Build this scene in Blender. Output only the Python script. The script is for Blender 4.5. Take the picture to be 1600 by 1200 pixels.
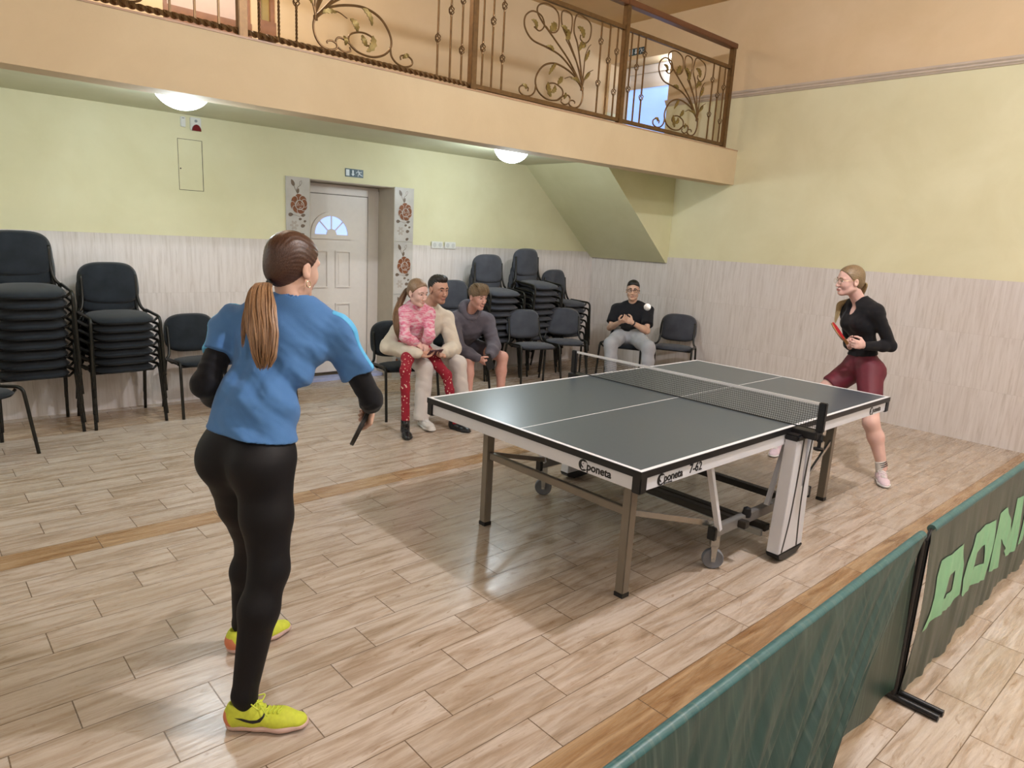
import bpy, bmesh, math, random
import numpy as np
from mathutils import Vector, Matrix
from mathutils.bvhtree import BVHTree
random.seed(7)
S = bpy.context.scene
for o in list(bpy.data.objects): bpy.data.objects.remove(o)
COL = S.collection
# ------------------------------------------------------------ camera
def basis(yaw, pitch, roll):
    f = Vector((math.sin(yaw)*math.cos(pitch), math.cos(yaw)*math.cos(pitch), -math.sin(pitch)))
    r = Vector((math.cos(yaw), -math.sin(yaw), 0)); u = r.cross(f)
    return r*math.cos(roll)+u*math.sin(roll), -r*math.sin(roll)+u*math.cos(roll), f
cd = bpy.data.cameras.new('camera'); cam = bpy.data.objects.new('camera', cd); COL.objects.link(cam)
cr, cu, cf = basis(math.radians(42.325), math.radians(12.088), math.radians(3.134))
M = Matrix((cr, cu, -cf)).transposed().to_4x4(); M.translation = Vector((0, 0, 1.688)); cam.matrix_world = M
cd.sensor_width = 36; cd.lens = 36*1077.04/1600; cd.clip_start = .05
S.camera = cam
# ------------------------------------------------------------ world, light, exposure
W = bpy.data.worlds.new('world'); S.world = W; W.use_nodes = True
W.node_tree.nodes['Background'].inputs[0].default_value = (.75, .85, 1, 1)
W.node_tree.nodes['Background'].inputs[1].default_value = .6
S.view_settings.view_transform = 'Standard'; S.view_settings.look = 'None'
S.view_settings.exposure = 0.05; S.view_settings.gamma = 1; S.view_settings.use_curve_mapping = False
def light(name, kind, loc, power, color, **k):
    l = bpy.data.lights.new(name, kind); l.energy = power; l.color = color
    o = bpy.data.objects.new(name, l); COL.objects.link(o); o.location = loc
    for a, b in k.items():
        if a == 'rot': o.rotation_euler = b
        else: setattr(l, a, b)
    return o
LC = (.87, .905, 1)
LAMPS = [(3.47, .62, 355, LC), (-.9, -.6, 66, LC), (5.4, -2.2, 125, (.86, .92, 1)), (1.8, -2.8, 66, LC)]  # main hall lamp first; the rest are added fill lights
for lx, ly, lp, lc in LAMPS:
    light('main_and_fill_bulb', 'POINT', (lx, ly, 4.22), lp, lc, shadow_soft_size=.08)
UND = [(1.60, 5.22), (4.83, 5.50), (-1.2, 5.3)]
for lx, ly in UND:
    light('dome_lamp_bulb', 'POINT', (lx, ly, 2.33), 36, (.80, .93, 1), shadow_soft_size=.11)
light('stair_daylight_fill', 'POINT', (7.78, 5.80, 3.98), 7, (.70, .82, 1), shadow_soft_size=.03)  # added cool fill, stands in for daylight from the stair door
light('balcony_fill_bulb', 'POINT', (2.0, 5.8, 4.3), 62, (1, .93, .84), shadow_soft_size=.15)  # added warm fill to brighten the balcony walls
# ------------------------------------------------------------ tagging and mesh helpers
def tag(o, label=None, cat=None, group=None, kind=None):
    if label: o['label'] = label
    if cat: o['category'] = cat
    if group: o['group'] = group
    if kind: o['kind'] = kind
    return o
def empty(name, loc=(0, 0, 0), rz=0, **k):
    o = bpy.data.objects.new(name, None); COL.objects.link(o); o.location = loc; o.rotation_euler = (0, 0, rz)
    o.empty_display_size = .1
    return tag(o, **k)
def link(name, me, mats, parent=None, smooth=False, **k):
    o = bpy.data.objects.new(name, me); COL.objects.link(o)
    for m in (mats if isinstance(mats, (list, tuple)) else [mats]): me.materials.append(m)
    if parent is not None: o.parent = parent
    if smooth: me.polygons.foreach_set('use_smooth', [True]*len(me.polygons))
    return tag(o, **k)
class MB:
    def __init__(s): s.v = []; s.f = []; s.m = []
    def add(s, vs, fs, mi=0):
        n = len(s.v); s.v += [tuple(v) for v in vs]; s.f += [tuple(i+n for i in f) for f in fs]; s.m += [mi]*len(fs); return s
    def box(s, x0, x1, y0, y1, z0, z1, mi=0):
        v = [(x, y, z) for z in (z0, z1) for y in (y0, y1) for x in (x0, x1)]
        return s.add(v, [(0, 2, 3, 1), (4, 5, 7, 6), (0, 1, 5, 4), (2, 6, 7, 3), (0, 4, 6, 2), (1, 3, 7, 5)], mi)
    def bar(s, a, b, w, h, up=(0, 0, 1), mi=0):
        a = Vector(a); b = Vector(b); d = (b-a).normalized(); u = Vector(up)
        r = d.cross(u)
        if r.length < 1e-4: r = d.cross(Vector((1, 0, 0)))
        r.normalize(); u = r.cross(d).normalized()
        v = []
        for p in (a, b):
            for i, j in ((-1, -1), (1, -1), (1, 1), (-1, 1)): v.append(p+r*(w/2*i)+u*(h/2*j))
        return s.add(v, [(3, 2, 1, 0), (4, 5, 6, 7), (0, 1, 5, 4), (1, 2, 6, 5), (2, 3, 7, 6), (3, 0, 4, 7)], mi)
    def tube(s, pts, rad, n=10, mi=0, closed=False, cap=True, squash=None):
        pts = [Vector(p) for p in pts]; m = len(pts)
        rr = rad if isinstance(rad, (list, tuple)) else [rad]*m
        vs = []; prev = None
        for i, p in enumerate(pts):
            if closed: t = (pts[(i+1) % m]-pts[i-1]).normalized()
            else: t = (pts[min(i+1, m-1)]-pts[max(i-1, 0)]).normalized()
            if prev is None:
                r = t.cross(Vector((0, 0, 1)))
                if r.length < .05: r = t.cross(Vector((0, 1, 0)))
            else: r = prev-t*prev.dot(t)
            r.normalize(); prev = r; u = t.cross(r)
            for k in range(n):
                a = 2*math.pi*k/n; vs.append(p+(r*math.cos(a)+u*math.sin(a))*rr[i])
        fs = []
        for i in range(m if closed else m-1):
            j = (i+1) % m
            for k in range(n):
                l = (k+1) % n; fs.append((i*n+k, i*n+l, j*n+l, j*n+k))
        if cap and not closed:
            fs.append(tuple(range(n-1, -1, -1))); fs.append(tuple((m-1)*n+k for k in range(n)))
        return s.add(vs, fs, mi)
    def lathe(s, prof, c=(0, 0, 0), n=24, mi=0, axis='z'):
        vs = []
        for r, z in prof:
            for k in range(n):
                a = 2*math.pi*k/n; x, y = r*math.cos(a), r*math.sin(a)
                q = {'z': (x, y, z), 'x': (z, x, y), 'y': (x, z, y)}[axis]
                vs.append((c[0]+q[0], c[1]+q[1], c[2]+q[2]))
        fs = [(i*n+k, i*n+(k+1) % n, (i+1)*n+(k+1) % n, (i+1)*n+k) for i in range(len(prof)-1) for k in range(n)]
        fs.append(tuple(range(n-1, -1, -1))); fs.append(tuple((len(prof)-1)*n+k for k in range(n)))
        return s.add(vs, fs, mi)
    def prism(s, poly, o, ax, ay, az, t, mi=0):     # polygon (2-D) placed with axes ax, ay, extruded t along az
        o, ax, ay, az = Vector(o), Vector(ax), Vector(ay), Vector(az); n = len(poly)
        a = [o+ax*p[0]+ay*p[1] for p in poly]; b = [q+az*t for q in a]
        return s.add(a+b, [tuple(range(n-1, -1, -1)), tuple(range(n, 2*n))]+[(i, (i+1) % n, n+(i+1) % n, n+i) for i in range(n)], mi)
    def mesh(s, name='m'):
        me = bpy.data.meshes.new(name); me.from_pydata(s.v, [], s.f)
        if any(s.m): me.polygons.foreach_set('material_index', s.m)
        me.validate(); bm = bmesh.new(); bm.from_mesh(me); bmesh.ops.recalc_face_normals(bm, faces=bm.faces); bm.to_mesh(me); bm.free()
        return me
    def build(s, name, mats, parent=None, smooth=False, bevel=0, seg=2, angle=35, **k):
        me = s.mesh(name)
        if bevel:
            bm = bmesh.new(); bm.from_mesh(me)
            ed = [e for e in bm.edges if len(e.link_faces) == 2 and e.calc_face_angle(0) > math.radians(angle)]
            bmesh.ops.bevel(bm, geom=ed, offset=bevel, segments=seg, affect='EDGES', clamp_overlap=True)
            bm.to_mesh(me); bm.free()
        o = link(name, me, mats, parent, **k)
        if smooth or bevel:
            me.polygons.foreach_set('use_smooth', [True]*len(me.polygons))
            try: me.set_sharp_from_angle(angle=math.radians(38))
            except Exception: pass
        return o
# ------------------------------------------------------------ materials
class NT:
    def __init__(s, name):
        s.m = bpy.data.materials.new(name); s.m.use_nodes = True; s.t = s.m.node_tree; s.b = s.t.nodes['Principled BSDF']
    def n(s, typ, **k):
        nd = s.t.nodes.new(typ)
        for a, b in k.items():
            if a.startswith('_'): 
                i = a[1:]; i = int(i) if i.isdigit() else i
                if isinstance(b, bpy.types.NodeSocket): s.t.links.new(b, nd.inputs[i])
                else: nd.inputs[i].default_value = b
            else: setattr(nd, a, b)
        return nd
    def math(s, op, a, b=0, c=0): return s.n('ShaderNodeMath', operation=op, _0=a, _1=b, _2=c).outputs[0]
    def vm(s, op, a, b=(0, 0, 0)): return s.n('ShaderNodeVectorMath', operation=op, _0=a, _1=b).outputs[0]
    def mix(s, f, a, b, bt='MIX'):
        nd = s.n('ShaderNodeMix', data_type='RGBA', blend_type=bt)
        for i, v in ((0, f), (6, a), (7, b)):
            if isinstance(v, bpy.types.NodeSocket): s.t.links.new(v, nd.inputs[i])
            else: nd.inputs[i].default_value = (*v, 1) if isinstance(v, tuple) and len(v) == 3 else v
        return nd.outputs[2]
    def noise(s, vec, scale=5, detail=3, rough=.5, dist=0):
        return s.n('ShaderNodeTexNoise', _Vector=vec, _Scale=scale, _Detail=detail, _Roughness=rough, _Distortion=dist).outputs[0]
    def ramp(s, f, stops):
        nd = s.n('ShaderNodeValToRGB', _0=f); e = nd.color_ramp.elements
        e[0].position, e[0].color = stops[0][0], (*stops[0][1], 1); e[1].position, e[1].color = stops[-1][0], (*stops[-1][1], 1)
        for p, c in stops[1:-1]: q = e.new(p); q.color = (*c, 1)
        return nd.outputs[0]
    def set(s, name, v):
        if isinstance(v, bpy.types.NodeSocket): s.t.links.new(v, s.b.inputs[name])
        else: s.b.inputs[name].default_value = (*v, 1) if isinstance(v, tuple) and len(v) == 3 else v
        return s
    def bump(s, h, st=.2, d=.01): s.set('Normal', s.n('ShaderNodeBump', _Strength=st, _Distance=d, _Height=h).outputs[0])
    def obj(s): return s.n('ShaderNodeTexCoord').outputs['Object']
    def pos(s): return s.n('ShaderNodeNewGeometry').outputs['Position']
def srgb(h):
    c = [int(h[i:i+2], 16)/255 for i in (0, 2, 4)]
    return tuple((x/12.92 if x <= .04045 else ((x+.055)/1.055)**2.4) for x in c)
def mat(name, col, rough=.5, metal=0, var=0, scale=20, bump=0, bscale=200, stretch=(1, 1, 1), coat=0, sheen=0, emis=0, spec=.5, detail=3):
    if isinstance(col, str): col = srgb(col)
    t = NT(name); v = t.vm('MULTIPLY', t.obj(), stretch)
    n = t.noise(v, scale, detail)
    d = tuple(max(0, c*(1-var)) for c in col); l = tuple(min(1, c*(1+var)) for c in col)
    t.set('Base Color', t.ramp(n, [(.3, d), (.7, l)])).set('Roughness', rough).set('Metallic', metal).set('Specular IOR Level', spec)
    if coat: t.set('Coat Weight', coat)
    if sheen: t.set('Sheen Weight', sheen)
    if emis: t.set('Emission Color', col).set('Emission Strength', emis)
    if bump: t.bump(t.noise(v, bscale, 2), bump, .004)
    return t.m
# ============================================================ THE ROOM
X1, Y1, YF, ZS, ZB, ZC = 7.584, 6.764, 4.62, 2.58, 2.812, 4.49     # right wall, back wall, balcony front, soffit, balcony floor, ceiling
XL, YN = -2.6, -3.4
def floor_mat():
    t = NT('wood_plank_tiles'); p = t.pos(); sp = t.n('ShaderNodeSeparateXYZ', _0=p); x, y = sp.outputs[0], sp.outputs[1]
    rw, ln = .1765, .61
    jr = t.math('DIVIDE', t.math('SUBTRACT', y, 1.346), rw); j = t.math('FLOOR', jr)
    far = t.math('GREATER_THAN', j, 13.5)
    off = t.math('ADD', t.math('MULTIPLY_ADD', j, .2033, 1.552), t.math('MULTIPLY', far, .557))
    ir = t.math('DIVIDE', t.math('SUBTRACT', x, off), ln); i = t.math('FLOOR', ir)
    fj, fi = t.math('FRACT', jr), t.math('FRACT', ir)
    ex = t.math('MULTIPLY', t.math('MINIMUM', fi, t.math('SUBTRACT', 1, fi)), ln)
    ey = t.math('MULTIPLY', t.math('MINIMUM', fj, t.math('SUBTRACT', 1, fj)), rw)
    gx = t.n('ShaderNodeMapRange', _0=ex, _1=.0012, _2=.0030, _3=1., _4=0.).outputs[0]
    gy = t.n('ShaderNodeMapRange', _0=ey, _1=.0008, _2=.0024, _3=1., _4=0.).outputs[0]
    g = t.math('MAXIMUM', gx, gy)
    cell = t.n('ShaderNodeCombineXYZ', _0=i, _1=j)
    wn = t.n('ShaderNodeTexWhiteNoise', _Vector=cell.outputs[0]); rnd, rc = wn.outputs[0], wn.outputs[1]
    v = t.vm('ADD', t.vm('MULTIPLY', p, (1, 1, 1)), t.vm('MULTIPLY', rc, (37, 61, 0)))
    wv = t.vm('MULTIPLY', v, (1.6, 13, 1))
    broad = t.noise(wv, 1.3, 4, .6, .9)
    fine = t.noise(t.vm('MULTIPLY', v, (4, 60, 1)), 2.0, 5, .65, .5)
    knot = t.noise(t.vm('MULTIPLY', v, (5, 14, 1)), 1.2, 3, .6, 2.2)
    c = t.ramp(broad, [(.27, srgb('8f7b66')), (.43, srgb('b5a290')), (.58, srgb('cbbdb0')), (.8, srgb('d6cac0'))])
    c = t.mix(t.n('ShaderNodeMapRange', _0=fine, _1=.45, _2=.75, _3=0., _4=.7).outputs[0], c, srgb('836d58'))
    c = t.mix(t.n('ShaderNodeMapRange', _0=knot, _1=.62, _2=.74, _3=0., _4=.65).outputs[0], c, srgb('8a6b4c'))
    c = t.mix(t.math('MULTIPLY', rnd, .28), c, srgb('9f8d78'))
    cb = t.ramp(broad, [(.25, srgb('825f3e')), (.45, srgb('a2825f')), (.6, srgb('b89c7a')), (.8, srgb('c6aa84'))])
    cb = t.mix(t.n('ShaderNodeMapRange', _0=fine, _1=.45, _2=.75, _3=0., _4=.6).outputs[0], cb, srgb('775537'))
    s1 = t.math('COMPARE', j, -1., .3); s2 = t.math('COMPARE', j, 14., .3); s3 = t.math('COMPARE', j, 28., 1.4)
    c = t.mix(t.math('MAXIMUM', s1, s2), c, cb)
    c = t.mix(t.math('MULTIPLY', s3, .6), c, cb)
    c = t.mix(g, c, srgb('6a5745'))
    t.set('Base Color', c).set('Specular IOR Level', .42)
    t.set('Roughness', t.n('ShaderNodeMapRange', _0=fine, _1=.3, _2=.8, _3=.20, _4=.36).outputs[0])
    h = t.math('SUBTRACT', t.math('MULTIPLY', fine, .25), t.math('MULTIPLY', g, .8))
    t.bump(h, .25, .002)
    return t.m
def plaster(name, lo, hi, sc=1.6):
    t = NT(name); p = t.pos(); n = t.noise(p, sc, 5, .6, .4)
    t.set('Base Color', t.ramp(n, [(.3, srgb(lo)), (.7, srgb(hi))])).set('Roughness', .75).set('Specular IOR Level', .25)
    t.bump(t.noise(p, 60, 3), .12, .003); return t.m
def travertine():
    t = NT('travertine_wall_tiles'); p = t.pos(); sp = t.n('ShaderNodeSeparateXYZ', _0=p)
    h = t.math('ADD', sp.outputs[0], sp.outputs[1])
    def cell(v, w, o=0.):
        q = t.math('DIVIDE', t.math('ADD', v, o), w); f = t.math('FRACT', q)
        return t.math('FLOOR', q), t.math('MULTIPLY', t.math('MINIMUM', f, t.math('SUBTRACT', 1, f)), w)
    ch, eh = cell(h, .60, .2); cz, ez = cell(sp.outputs[2], .51, 0.)
    rc = t.n('ShaderNodeTexWhiteNoise', _Vector=t.n('ShaderNodeCombineXYZ', _0=ch, _1=cz).outputs[0])
    v = t.vm('ADD', t.n('ShaderNodeCombineXYZ', _0=h, _1=0, _2=sp.outputs[2]).outputs[0], t.vm('MULTIPLY', rc.outputs[1], (0, 0, 30)))
    a = t.noise(t.vm('MULTIPLY', v, (26, 1, 1.6)), 1.4, 5, .62, .5); b = t.noise(t.vm('MULTIPLY', v, (60, 1, 3.2)), 1.5, 4, .6, .3)
    c = t.ramp(a, [(.3, srgb('c4bab4')), (.5, srgb('d5cdc9')), (.75, srgb('ded7d4'))])
    c = t.mix(t.n('ShaderNodeMapRange', _0=b, _1=.58, _2=.75, _3=0., _4=.55).outputs[0], c, srgb('a0968b'))
    c = t.mix(t.math('MULTIPLY', rc.outputs[0], .16), c, srgb('c2b7ab'))
    g = t.n('ShaderNodeMapRange', _0=t.math('MINIMUM', eh, ez), _1=.0006, _2=.0018, _3=.35, _4=0.).outputs[0]
    c = t.mix(g, c, srgb('a99f94'))
    t.set('Base Color', c).set('Roughness', .38).set('Specular IOR Level', .4); t.bump(b, .06, .002); return t.m
M_FLOOR = floor_mat()
M_YEL = plaster('yellow_green_plaster', 'd6d0ab', 'dfdab8'); M_ORA = plaster('apricot_plaster', 'd5bc96', 'dec6a2')
M_SOF = plaster('soffit_plaster', 'c6c5a6', 'd0cfb3'); M_FAS = plaster('apricot_fascia_plaster', 'c6b290', 'd0bd9b')
M_TRAV = travertine(); M_REV = mat('reveal_tile', 'b9ae9d', .5, var=.05, scale=8)
M_CEIL = plaster('ceiling_paint', 'c8aa80', 'd0b48c')
M_COR = mat('cornice_paint', 'c3b5a6', .6, var=.06, scale=10)
M_WHITE = mat('white_plastic', 'dcdcd8', .35, var=.02); M_DARK = mat('dark_gap', '3b352e', .8)
M_GROUT = mat('door_gasket', '6b5f55', .7)
def struct(name, mb, m, parent=None, **k):
    k.setdefault('smooth', False)
    return mb.build(name, m, parent, kind=None if parent else 'structure', **k)
def T(v): return .14
struct('floor', MB().box(XL-.2, X1+.2, YN-.2, 7.3, -.1, 0), M_FLOOR)
struct('ceiling', MB().box(XL, X1+1.2, YN, Y1+.9, ZC, ZC+.1), M_CEIL)
# back wall, with the door recess (x 3.25-4.25, z < 2.145) cut out; the wall is thick there
b = MB(); 
b.box(XL, 3.25, Y1, Y1+.5, 0, ZB); b.box(4.25, X1+.1, Y1, Y1+.5, 0, ZB); b.box(3.25, 4.25, Y1, Y1+.5, 2.145, ZB)
struct('wall_back', b, M_YEL)
b = MB()
for x0, x1 in ((XL, 1.95), (2.70, 2.76), (2.93, X1+1.2)): b.box(x0, x1, Y1, Y1+.5, ZB, ZC)
for x0, x1 in ((1.95, 2.70), (2.76, 2.93)): b.box(x0, x1, Y1, Y1+.5, ZB, 3.30); b.box(x0, x1, Y1, Y1+.5, 4.35, ZC)
struct('wall_balcony', b, M_ORA)
# right wall: yellow below the cornice, apricot above, door recess at the stair head
b = MB(); b.box(X1, X1+.3, YN, Y1+.5, 0, ZB); b.box(X1, X1+.3, YN, 5.70, ZB, 3.42); b.box(X1, X1+.3, 6.69, Y1+.5, ZB, 3.42)
struct('wall_right', b, M_YEL)
b = MB(); b.box(X1, X1+.3, YN, 5.70, 3.42, ZC); b.box(X1, X1+.3, 6.69, Y1+.5, 3.42, ZC); b.box(X1, X1+.3, 5.70, 6.69, 4.035, ZC)
struct('wall_right_upper', b, M_ORA)
M_PLAIN = plaster('off_white_plaster', 'd6d2c8', 'deDAd0')
struct('wall_left', MB().box(XL-.2, XL, YN, Y1, 0, ZC), M_PLAIN)
struct('wall_front', MB().box(XL-.2, X1+.2, YN-.2, YN, 0, ZC), M_PLAIN)
# cladding to 1.53 m
b = MB(); b.box(XL, 2.997, Y1-.012, Y1, 0, 1.53); b.box(4.50, X1, Y1-.012, Y1, 0, 1.53)
struct('trim_1', b, M_TRAV)
struct('trim_2', MB().box(X1-.012, X1, YN, Y1-.012, 0, 1.53), M_TRAV)
# cornice on the right wall
pr = [(0, 0), (.012, .0), (.02, .012), (.034, .022), (.034, .034), (.05, .048), (.055, .066), (.0, .066)]
b = MB(); n = len(pr)
vs = [(X1-a, y, 3.40+c) for y in (YN, 5.70) for a, c in pr]
b.add(vs, [(i, (i+1) % n, n+(i+1) % n, n+i) for i in range(n)]+[tuple(range(n-1, -1, -1)), tuple(range(n, 2*n))])
struct('trim_3', b, M_COR)
# balcony: slab with a down-stand beam along its edge
b = MB(); b.box(XL, X1, YF+.2, Y1, ZS, ZB-.005)
struct('balcony_soffit', b, M_SOF)
b = MB(); b.box(XL, X1, YF, YF+.2, 2.42, ZB-.012)
struct('balcony_beam', b, M_FAS)
struct('trim_4', MB().box(XL, X1, YF-.004, YF+.9, ZB-.0119, ZB), mat('balcony_edge_tile', 'ab8a6c', .45, var=.12, scale=14))
# stair flight underside in the corner: sloping slab with a vertical cheek
ys = 5.45
b = MB(); pts = [(6.20, ZS), (X1, ZS), (X1, 1.455), (7.54, 1.455)]
b.prism(pts, (0, ys, 0), (1, 0, 0), (0, 0, 1), (0, 1, 0), Y1-ys-.001)
struct('staircase_underside', b, plaster('stair_plaster', 'cdcaa2', 'd7d4b0'))
# door recess reveals + flower tile columns
b = MB(); b.box(3.2495, 3.255, Y1-.012, 7.2, 0, 2.144); b.box(4.245, 4.2505, Y1-.012, 7.2, 0, 2.144); b.box(3.255, 4.245, Y1+.01, 7.2, 2.138, 2.1455)
struct('trim_5', b, M_REV)
struct('wall_door_back', MB().box(3.0, 4.5, 7.16, 7.3, 0, 2.4), M_REV)
M_TILE = mat('flower_tile_ground', 'bab5b0', .35, var=.09, scale=9, detail=6); M_PET = mat('rose_brown_glaze', '7a4526', .3, var=.2, scale=30)
M_LEAF = mat('leaf_grey_brown_glaze', '6c5b4d', .4, var=.12, scale=40); M_PALE = mat('pale_flower_glaze', 'aba097', .5, var=.06)
def ell2(cx, cz, a, bb, ang, n=14, tip=0):
    out = []
    for i in range(n):
        t = 2*math.pi*i/n; r = 1+tip*max(0, math.cos(t))**6
        x, z = a*r*math.cos(t), bb*math.sin(t)*(1-.25*tip*max(0, math.cos(t)))
        out.append((cx+x*math.cos(ang)-z*math.sin(ang), cz+x*math.sin(ang)+z*math.cos(ang)))
    return out
def flower_tile(x0, z0, z1, w, name):
    root = MB().box(x0, x0+w, Y1-.013, Y1+.0, z0+.0015, z1-.0015).build(name, M_TILE, kind='structure')
    H = (z1-z0)/.60; o = (x0+w/2, Y1-.0129, z0); ax, ay, az = (1, 0, 0), (0, 0, 1), (0, -1, 0)
    s = w/.25*.95
    def P(b_, poly, k, mi=0): b_.prism([(p[0]*s, p[1]*H) for p in poly], (o[0], o[1]-.0003*k, o[2]), ax, ay, az, .0012, mi)
    b_ = MB(); pb = MB(); k = 0
    cx, cz = .015, .335
    for a, rr, aa, bb in ((95, .062, .042, .034), (45, .060, .040, .034), (150, .066, .040, .030), (195, .075, .040, .026), (235, .065, .042, .032), (285, .062, .042, .034), (335, .055, .040, .034), (10, .055, .038, .03)):
        t = math.radians(a); e_ = (cx+rr*math.cos(t), cz+rr*math.sin(t)*1.05); P(pb, ell2(*e_, bb*1.13, aa*1.13, t), k); P(b_, ell2(*e_, bb, aa, t), k+1.5); k += 3
    P(pb, ell2(cx, cz-.01, .052, .050, 0), k); P(b_, ell2(cx, cz-.01, .046, .044, 0), k+1.5); rs = b_.build('rose', M_PET, root); pb.build('petal_outlines', M_TILE, root); k0 = k+3
    c_ = MB(); k = k0
    for i in range(8):
        t = i*2.1; r0 = .006+.0055*i
        c = [(cx+.006+r0*math.cos(t+q), cz-.015+r0*math.sin(t+q)) for q in np.linspace(0, 1.25, 7)]
        d = [(cx+.006+(r0+.006)*math.cos(t+q), cz-.015+(r0+.006)*math.sin(t+q)) for q in np.linspace(1.25, 0, 7)]
        P(c_, c+d, k)
    c_.build('petal_edges', M_TILE, root)
    l_ = MB(); k = 1
    for cx2, cz2, a_, b2, an in ((-.055, .535, .030, .019, 2.0), (.0, .46, .023, .015, 1.3), (-.085, .225, .024, .019, .1), (.055, .225, .022, .017, .2), (.022, .185, .016, .013, .1), (.075, .165, .014, .012, .3), (.05, .118, .022, .018, .2), (.045, .03, .02, .016, .4)):
        P(l_, ell2(cx2, cz2, a_, b2, an, tip=.3), k)
    def stem(pts, wd=.0022):
        for p, q in zip(pts, pts[1:]):
            dx, dz = q[0]-p[0], q[1]-p[1]; L = math.hypot(dx, dz); nx, nz = -dz/L*wd, dx/L*wd
            P(l_, [(p[0]-nx, p[1]-nz), (q[0]-nx, q[1]-nz), (q[0]+nx, q[1]+nz), (p[0]+nx, p[1]+nz)], 1)
    stem([(.005, .40), (-.008, .44), (-.03, .48), (-.045, .515)]); stem([(-.02, .465), (.0, .50), (.03, .52)]); stem([(-.085, .225), (-.03, .222), (.01, .21), (.055, .225)], .0016)
    stem([(.03, .52), (.045, .545), (.04, .565), (.022, .555), (.018, .53), (.03, .52)], .0014)
    l_.build('leaves', M_LEAF, root)
    p_ = MB()
    for a in range(0, 360, 60): t = math.radians(a); P(p_, ell2(-.045+.028*math.cos(t), .12+.032*math.sin(t), .020, .013, t), 1)
    p_.build('pale_flower', M_PALE, root)
tz = [(0, .39), (.39, .97), (.97, 1.56), (1.56, 2.15)]
for z0, z1 in tz:
    flower_tile(3.0, z0, z1, .248, 'trim_tile_left'); flower_tile(4.252, z0, z1, .248, 'trim_tile_right')
# ---- entrance door inside the recess
M_DOOR = mat('door_white_pvc', 'dcd4ce', .4, var=.02); M_PANE = mat('frosted_pane_daylight', '9db4f0', .2, emis=1.15)
yd = 7.08; dr = empty('door_1', (3.65, yd, 0), kind='structure')
def rel(o, *p): return [tuple(Vector(q)-o.location) for q in p]
class LB(MB):                      # MB whose world coordinates are shifted into a parent at (lx,ly,lz)
    def __init__(s, l): super().__init__(); s.l = Vector(l)
    def build(s, *a, **k):
        s.v = [tuple(Vector(v)-s.l) for v in s.v]; return super().build(*a, **k)
b = LB(dr.location); xl, xr, zt = 3.27, 4.165, 2.10
b.box(xl-.01, xl+.055, yd, yd+.07, 0, zt); b.box(xr-.055, 4.248, yd, yd+.07, 0, zt); b.box(xl+.055, xr-.055, yd, yd+.07, zt-.07, zt)
b.box(3.252, 4.248, yd+.01, yd+.07, zt, 2.132)
b.build('door_frame', M_DOOR, dr, bevel=.004)
b = LB(dr.location); b.box(xl+.05, xr-.05, yd+.014, yd+.02, .06, zt-.065); b.build('gasket', M_GROUT, dr)
lx0, lx1, lz1 = xl+.062, xr-.062, zt-.078
b = LB(dr.location); b.box(lx0, lx1, yd+.001, yd+.014, .07, lz1, 0)
leaf = b.build('door_leaf', M_DOOR, dr, bevel=.002)
cx, cz, R = 3.655, 1.60, .195
b = LB(dr.location)
out = [(cx+(R+.045)*math.cos(t), cz+(R+.045)*math.sin(t)) for t in np.linspace(0, math.pi, 25)]; inn = [(cx+R*math.cos(t), cz+R*math.sin(t)) for t in np.linspace(math.pi, 0, 25)]
for i in range(24):
    t0, t1 = math.pi*i/24, math.pi*(i+1)/24
    b.prism([(cx+(R+.045)*math.cos(t0), cz+(R+.045)*math.sin(t0)), (cx+(R+.045)*math.cos(t1), cz+(R+.045)*math.sin(t1)), (cx+R*math.cos(t1), cz+R*math.sin(t1)), (cx+R*math.cos(t0), cz+R*math.sin(t0))], (0, yd+.002, 0), (1, 0, 0), (0, 0, 1), (0, -1, 0), .014)
    if t1 <= math.pi: 
        r2 = .06; b.prism([(cx, cz), (cx+r2*math.cos(t0), cz+r2*math.sin(t0)), (cx+r2*math.cos(t1), cz+r2*math.sin(t1))], (0, yd-.002, 0), (1, 0, 0), (0, 0, 1), (0, -1, 0), .01)
b.box(cx-R-.045, cx+R+.045, yd-.012, yd+.002, cz-.05, cz)
for a in (45, 90, 135):
    t = math.radians(a); b.bar((cx+.05*math.cos(t), yd-.003, cz+.05*math.sin(t)), (cx+R*math.cos(t), yd-.003, cz+R*math.sin(t)), .013, .010, up=(0, 1, 0))
b.build('fanlight_frame', M_DOOR, leaf, smooth=False)
leaf.location = (0, 0, 0)
b = LB(dr.location); b.prism([(cx+R*math.cos(t), cz+R*math.sin(t)) for t in np.linspace(0, math.pi, 25)], (0, yd+.0015, 0), (1, 0, 0), (0, 0, 1), (0, -1, 0), .002); b.build('fanlight_pane', M_PANE, leaf)
for (px0, px1) in ((3.43, 3.615), (3.70, 3.89)):
    for (pz0, pz1) in ((1.02, 1.43), (.25, .85)):
        b = LB(dr.location)
        for x0, x1, z0, z1 in ((px0, px1, pz0, pz0+.018), (px0, px1, pz1-.018, pz1), (px0, px0+.018, pz0+.018, pz1-.018), (px1-.018, px1, pz0+.018, pz1-.018)): b.box(x0, x1, yd-.012, yd+.003, z0, z1)
        b.box(px0+.04, px1-.04, yd-.004, yd+.003, pz0+.04, pz1-.04)
        b.build('panel_moulding', M_DOOR, leaf, bevel=.003)
b = LB(dr.location); b.box(lx0+.03, lx0+.06, yd-.045, yd-.035, .95, 1.10); b.box(lx0+.035, lx0+.055, yd-.04, yd+.003, 1.0, 1.02); b.build('door_handle', M_WHITE, leaf)
struct('trim_6', MB().box(3.262, 4.238, 6.93, 7.075, 0, .035), mat('door_threshold', 'aeb6dc', .3, var=.05))
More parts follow.
